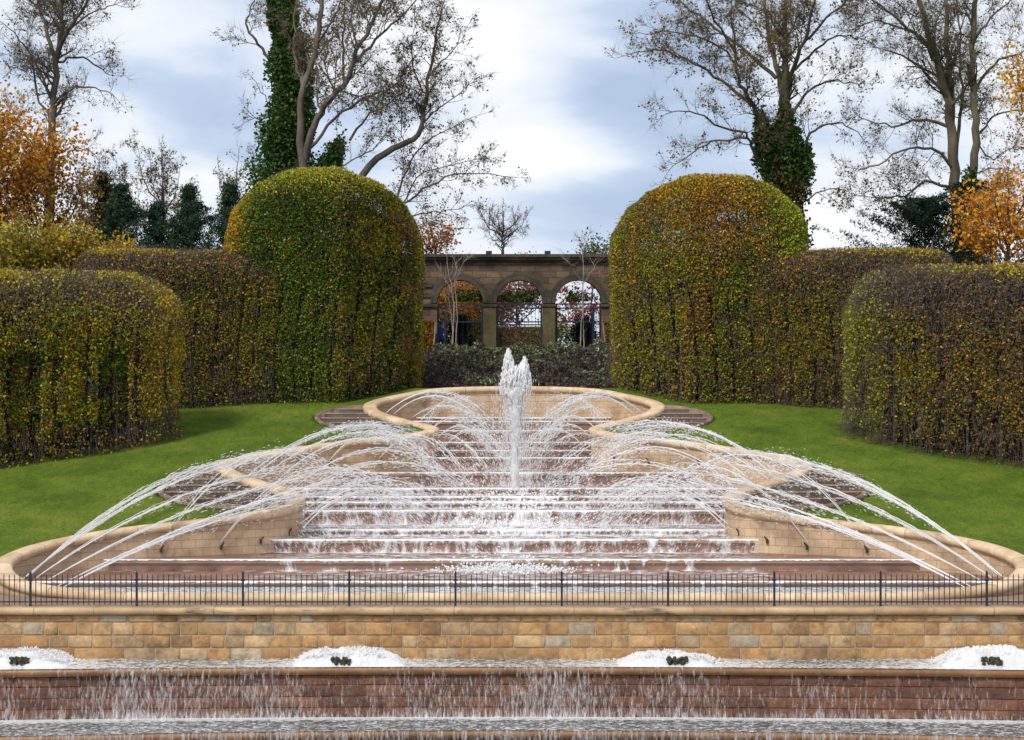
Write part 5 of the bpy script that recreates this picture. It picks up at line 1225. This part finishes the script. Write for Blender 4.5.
for c in cs:
    n = 24; V = []
    for k in range(n + 1):
        a = math.pi * k / n
        for rr_, yy in ((rad - .0, d - .01), (rad - .0, d - .10), (rad + .22, d - .10), (rad + .22, d - .01)): V.append((c + rr_ * math.cos(a), yy, zs + rr_ * math.sin(a)))
        for rr_, yy in ((rad + .24, d - .01), (rad + .24, d - .05), (rad + .36, d - .05), (rad + .36, d - .01)): V.append((c + rr_ * math.cos(a), yy, zs + rr_ * math.sin(a)))
    Fc = [(8 * k + o_ + j, 8 * k + o_ + (j + 1) % 4, 8 * (k + 1) + o_ + (j + 1) % 4, 8 * (k + 1) + o_ + j) for k in range(n) for o_ in (0, 4) for j in range(4)]
    mk('archivolt', V, Fc, M['arcadeD'], ar)
for xa, xb in ((cs[0] + rad, cs[1] - rad), (cs[1] + rad, cs[2] - rad)):
    mb = MB(); mb.box(xa + .03, xb - .03, d - .06, d - .003, zb, zs - .22); mb.build('pier', M['pier'], ar)
for xa, xb in ((-13, cs[0] - rad), (cs[0] + rad, cs[1] - rad), (cs[1] + rad, cs[2] - rad), (cs[2] + rad, 13)):
    mb = MB(); mb.box(xa - .04, xb + .04, d - .13, d + .75, zs - .2, zs - .06); mb.build('impost', M['arcadeD'], ar)
mb = MB(); mb.box(-13, -3.15 - 1.0, d - .08, d - .003, zs + .3, zs + .55); mb.box(-13, ax(432), d - .08, d - .003, zs + .85, zs + 1.02); mb.build('string_course', M['arcadeD'], ar)
for px in (489, 547.5):
    mb = MB(); x = ax(px); mb.box(x - .16, x + .16, d - .34, d - .12, ztop, ztop + .17); mb.box(x - .02, x + .02, d - .26, d - .2, ztop - .05, ztop + .03)
    mb.build('floodlight', M['iron'], ar)
for i, c in enumerate(cs):
    g_ = empty('iron_gate', (c, d + .35, zb), 'black iron gate rails in the %s arch' % ('left', 'middle', 'right')[i], 'gate', 'iron gates in the arcade')
    mb = MB(); y = d + .35
    for xx in (-rad + .06, rad - .06): mb = MB(); mb.box(c + xx - .05, c + xx + .05, y - .05, y + .05, zb, zs - .05); mb.build('post', M['iron'], g_)
    mb = MB()
    if i != 1: xx = (-rad + .42) if i == 0 else rad - .42; mb.box(c + xx - .06, c + xx + .06, y - .05, y + .05, zb, zs - .05)
    if i != 1: mb.build('post', M['iron'], g_)
    mb = MB()
    for zz in (zs - .04, zs - .26) + ((zs - 1.0, zs - 1.16) if i == 1 else (zs - 1.0,)): mb.box(c - rad + .02, c + rad - .02, y - .03, y + .03, zz - .035, zz + .035)
    mb.build('rail', M['iron'], g_)
    mb = MB(); nb = 13 if i == 1 else 9
    for k in range(1, nb): xx = c - rad + 2 * rad * k / nb; mb.box(xx - .009, xx + .009, y - .009, y + .009, zb, zs - .1)
    mb.build('bars', M['iron'], g_)
# climber on the gate heads
r = np.random.RandomState(5)
for i, c in enumerate(cs):
    n = 1400; C = np.column_stack([c + np.clip(r.randn(n) * .7 + (.55 if i == 0 else -.6 if i == 2 else 0), -1.2, 1.2), d + .55 + r.randn(n) * .15, zs + .12 + np.abs(r.randn(n)) * .28])
    keep = fbm(C, 1.2, 9) > (.40 if i != 1 else .46); C = C[keep]; cc = jitcol(np.tile((.07, .11, .02), (len(C), 1)), r, .4, .1)
    V, Fc = leafquads(C, .07, None, r); tag(mk('climbing_plant', V, Fc, M['leaf'], None, col=cc), 'green climber lying along the gate top in the %s arch' % ('left', 'middle', 'right')[i], 'plant')
# hedge beyond
def boxhedge(name, label, x0, x1, y0, y1, z0, z1, n, cols, seed, size=.07):
    r = np.random.RandomState(seed); o = empty(name, ((x0 + x1) / 2, (y0 + y1) / 2, z0), label, 'hedge')
    mb = MB(); mb.box(x0 + .12, x1 - .12, y0 + .12, y1 - .12, z0, z1 - .12); mb.build('shaded_core', M['core'], o)  # filler box, shade of the hedge inside is in its dark colour
    C = np.column_stack([r.uniform(x0, x1, n), r.uniform(y0, y1, n), r.uniform(z0, z1, n)]); f = r.randint(0, 4, n)
    C[f < 2, 1] = y0 + np.abs(r.randn((f < 2).sum())) * .06; C[f == 2, 2] = z1 - np.abs(r.randn((f == 2).sum())) * .06; C[f == 3, 0] = np.where(r.rand((f == 3).sum()) < .5, x0, x1)
    pa = fbm(C, .8, seed); idx = np.clip(((pa - .25) * 2 * len(cols)).astype(int) + r.randint(-1, 2, n), 0, len(cols) - 1); cc = jitcol(np.array(cols)[idx], r, .25, .08)
    V, Fc = leafquads(C, size, None, r); mk('foliage', V, Fc, M['leaf'], o, col=cc); return o
boxhedge('low_hedge', 'clipped olive green hedge seen through the left arch', ax(448), ax(492), 104, 105.2, ZT, float(PZ(320, 104)), 9000, ((.10, .12, .02), (.15, .14, .03), (.22, .15, .03)), 91)
boxhedge('low_hedge', 'pinkish brown hedge seen through the middle arch', ax(492.5), ax(546), 105, 106, ZT, float(PZ(327, 105)), 14000, ((.40, .24, .14), (.46, .32, .14), (.28, .18, .10), (.34, .34, .10)), 94)
boxhedge('autumn_hedge', 'low yellow and orange hedge left of the arcade arches', ax(420) - 2.5, ax(434), 95.6, 96.6, ZT, float(PZ(321, 96)), 7000, ((.36, .13, .02), (.30, .19, .02), (.24, .22, .03)), 92)
boxhedge('autumn_hedge', 'low orange hedge at the right end of the arcade', ax(602), ax(616) + 2.5, 95.6, 96.6, ZT, float(PZ(321, 96)), 6000, ((.32, .13, .03), (.26, .17, .03), (.28, .2, .03)), 93)
# saplings
def sapling(label, px, pts, seed, top, d=94.8):
    o = empty('sapling', (PX(px, d), d, ZT), label, 'sapling', 'pale saplings before the arcade'); t = Tree(seed)
    for pl, r0, r1 in pts: t.guide(G(d, *pl, dy=.4), r0, r1, .35, .9, 1.0, lv=2, maxlv=3, rough=.02, rmin=.008)
    t.mesh('trunk', M['barkp'], o)
sapling('slender pale sapling with three stems before the left arch', 455, [(((453, 350), (454, 310), (451, 285), (447, 262), (446, 248)), .07, .02), (((456, 350), (457, 310), (455, 285), (456, 265), (452, 252)), .05, .02), (((451, 292), (446, 280), (440, 272)), .03, .01), (((456, 280), (462, 266), (467, 258)), .03, .01), (((452, 350), (452, 320), (448, 298)), .04, .02)], 61, 0)
sapling('tall slender pale sapling rising above the right arch', 582, [(((580, 350), (582, 315), (583, 280), (583, 255), (580, 240), (578, 236)), .06, .02), (((584, 350), (583.5, 320), (584, 300)), .05, .02), (((583, 250), (587, 240), (590, 232)), .02, .01), (((583, 285), (572, 268), (566, 256)), .025, .01), (((583, 285), (592, 270), (598, 262)), .025, .01)], 62, 0)
for i, (px, dx) in enumerate(((434, 1.5), (605, -2))):
    mb = MB(); mb.cyl(P(px, 345, 95.3), P(px + dx * (1 if i == 0 else 1), 322, 95.3), .035, .03, 8); o = mb.build('wooden_stake', M['barkp']); tag(o, 'pale leaning wooden stake at the %s end of the arcade' % ('left', 'right')[i], 'stake')
# visitor in blue behind the left gate
def person(x, y, z):
    me = bpy.data.meshes.new('person'); bm = bmesh.new()
    J_ = {'pel': (0, 0, .92, .15), 'ch': (0, .02, 1.28, .18), 'nk': (0, 0, 1.48, .065), 'hd': (0, -.02, 1.60, .10), 'tp': (0, -.02, 1.68, .085),
          'ls': (-.18, 0, 1.40, .07), 'le': (-.25, .03, 1.14, .05), 'lh': (-.22, -.12, .93, .035), 'rs': (.18, 0, 1.40, .07), 're': (.26, .02, 1.13, .05), 'rh': (.24, -.1, .9, .035),
          'll': (-.10, 0, .82, .10), 'lk': (-.11, -.03, .48, .07), 'la': (-.11, .03, .08, .045), 'lf': (-.12, -.12, .04, .04), 'rl': (.10, 0, .82, .10), 'rk': (.12, -.02, .48, .07), 'ra': (.12, .06, .08, .045), 'rf': (.13, -.09, .04, .04)}
    vs = {k: bm.verts.new(v[:3]) for k, v in J_.items()}
    for a, b in (('pel', 'ch'), ('ch', 'nk'), ('nk', 'hd'), ('hd', 'tp'), ('ch', 'ls'), ('ls', 'le'), ('le', 'lh'), ('ch', 'rs'), ('rs', 're'), ('re', 'rh'), ('pel', 'll'), ('ll', 'lk'), ('lk', 'la'), ('la', 'lf'), ('pel', 'rl'), ('rl', 'rk'), ('rk', 'ra'), ('ra', 'rf')): bm.edges.new((vs[a], vs[b]))
    bm.to_mesh(me); bm.free(); o = bpy.data.objects.new('person', me); COL.objects.link(o); o.location = (x, y, z); o.rotation_euler.z = .5
    m_ = o.modifiers.new('skin', 'SKIN'); 
    for i, v in enumerate(J_.values()): me.skin_vertices[0].data[i].radius = (v[3], v[3] * .8) if hasattr(me, 'skin_vertices') and len(me.skin_vertices) else (v[3], v[3])
    me.skin_vertices[0].data[0].use_root = True
    s_ = o.modifiers.new('sub', 'SUBSURF'); s_.levels = 1; s_.render_levels = 1
    dg = bpy.context.evaluated_depsgraph_get(); nm = bpy.data.meshes.new_from_object(o.evaluated_get(dg)); o.modifiers.clear(); o.data = nm
    nm.materials.clear()
    for k in ('blue', 'denim', 'skin'): nm.materials.append(M[k])
    for p in nm.polygons:
        c = p.center; p.material_index = 1 if c.z < .86 and abs(c.x) < .2 else (2 if c.z > 1.5 or c.z < .97 and abs(c.x) > .18 else 0)
    tag(o, 'person in a blue jacket and blue cap standing behind the left arch gate', 'person')
    mb = MB()
    bm2 = bmesh.new(); bmesh.ops.create_uvsphere(bm2, u_segments=14, v_segments=8, radius=.115); hv = [(v.co.x, v.co.y - .02, max(v.co.z, -.0) + 1.665) for v in bm2.verts]; hf = [tuple(v.index for v in f.verts) for f in bm2.faces]; bm2.free()
    mb.add(hv, hf); mb.box(-.07, .07, -.22, -.08, 1.66, 1.68); c = mk('cap', mb.v, mb.f, M['blue'], None, smooth=True); c.parent = o
try:
    person(float(ax(439.5)), 98.6, ZT + .02)
except Exception as e: print('person failed', e)

# ------------------------------------------------------------------ low shrubs on the bank
r = np.random.RandomState(31); n = 90000
X = r.uniform(-16, 16, n); Y = 85.8 + 9.2 * r.rand(n); C = np.column_stack([X, Y, terr(Y)])
q = np.column_stack([X, Y * .8, 0 * X]); lump = np.maximum(fbm(q, 1.6, 51, 2) - .28, 0) * 1.5; tall = .30 + .45 * np.interp(Y, [85.8, 87, 92, 95], [.45, .8, .9, 1.2])
tall = tall * (.7 + .7 * fbm(q, .55, 58, 2)); h = lump * tall * r.uniform(.1, 1, n) ** .5; C[:, 2] += h
top = h / (lump * tall + 1e-6); s_ = np.random.RandomState(3)
c = np.tile((.10, .07, .062), (n, 1)).astype(float); g2 = np.clip(.15 + .75 * sm(fbm(C, .8, 77), .42, .62) + .4 * sm(Y, 91, 94.5), 0, .9) * sm(top, .3, .9)
c = pick(c, (.15, .18, .08), g2, s_); c = pick(c, (.24, .27, .15), g2 * .4, s_); c = pick(c, (.05, .035, .045), np.full(n, .2), s_)
V, Fc = leafquads(C, .075, None, r); tag(mk('ground_shrubs', V, Fc, M['leaf'], None, col=jitcol(c, r, .3, .08)), 'dense low grey green shrubs covering the bank below the arcade', 'shrubs', None, 'stuff')
# fallen leaves on the lawn
n = 2600; r = np.random.RandomState(77); Y = r.uniform(54, 83.5, n); X = (XW(Y) + .5 + r.exponential(6, n)) * np.where(r.rand(n) < .5, -1, 1)
ok = np.ones(n, bool)
for cx, cy, rr_ in discs: ok &= (np.abs(X) - abs(cx)) ** 2 + (Y - cy) ** 2 > (rr_ + .4) ** 2
X, Y = X[ok], Y[ok]; C = np.column_stack([X, Y, zc(Y) - .075]); V, Fc = leafquads(C, .04, None, r, flat=np.array([0, 0, 4.0]))
tag(mk('fallen_leaves', V, Fc, M['leaf'], None, col=jitcol(np.array([(.22, .16, .03), (.15, .09, .03)])[r.choice(2, len(C))], r, .3)), 'small fallen yellow leaves scattered on the lawns', 'leaves', None, 'stuff')
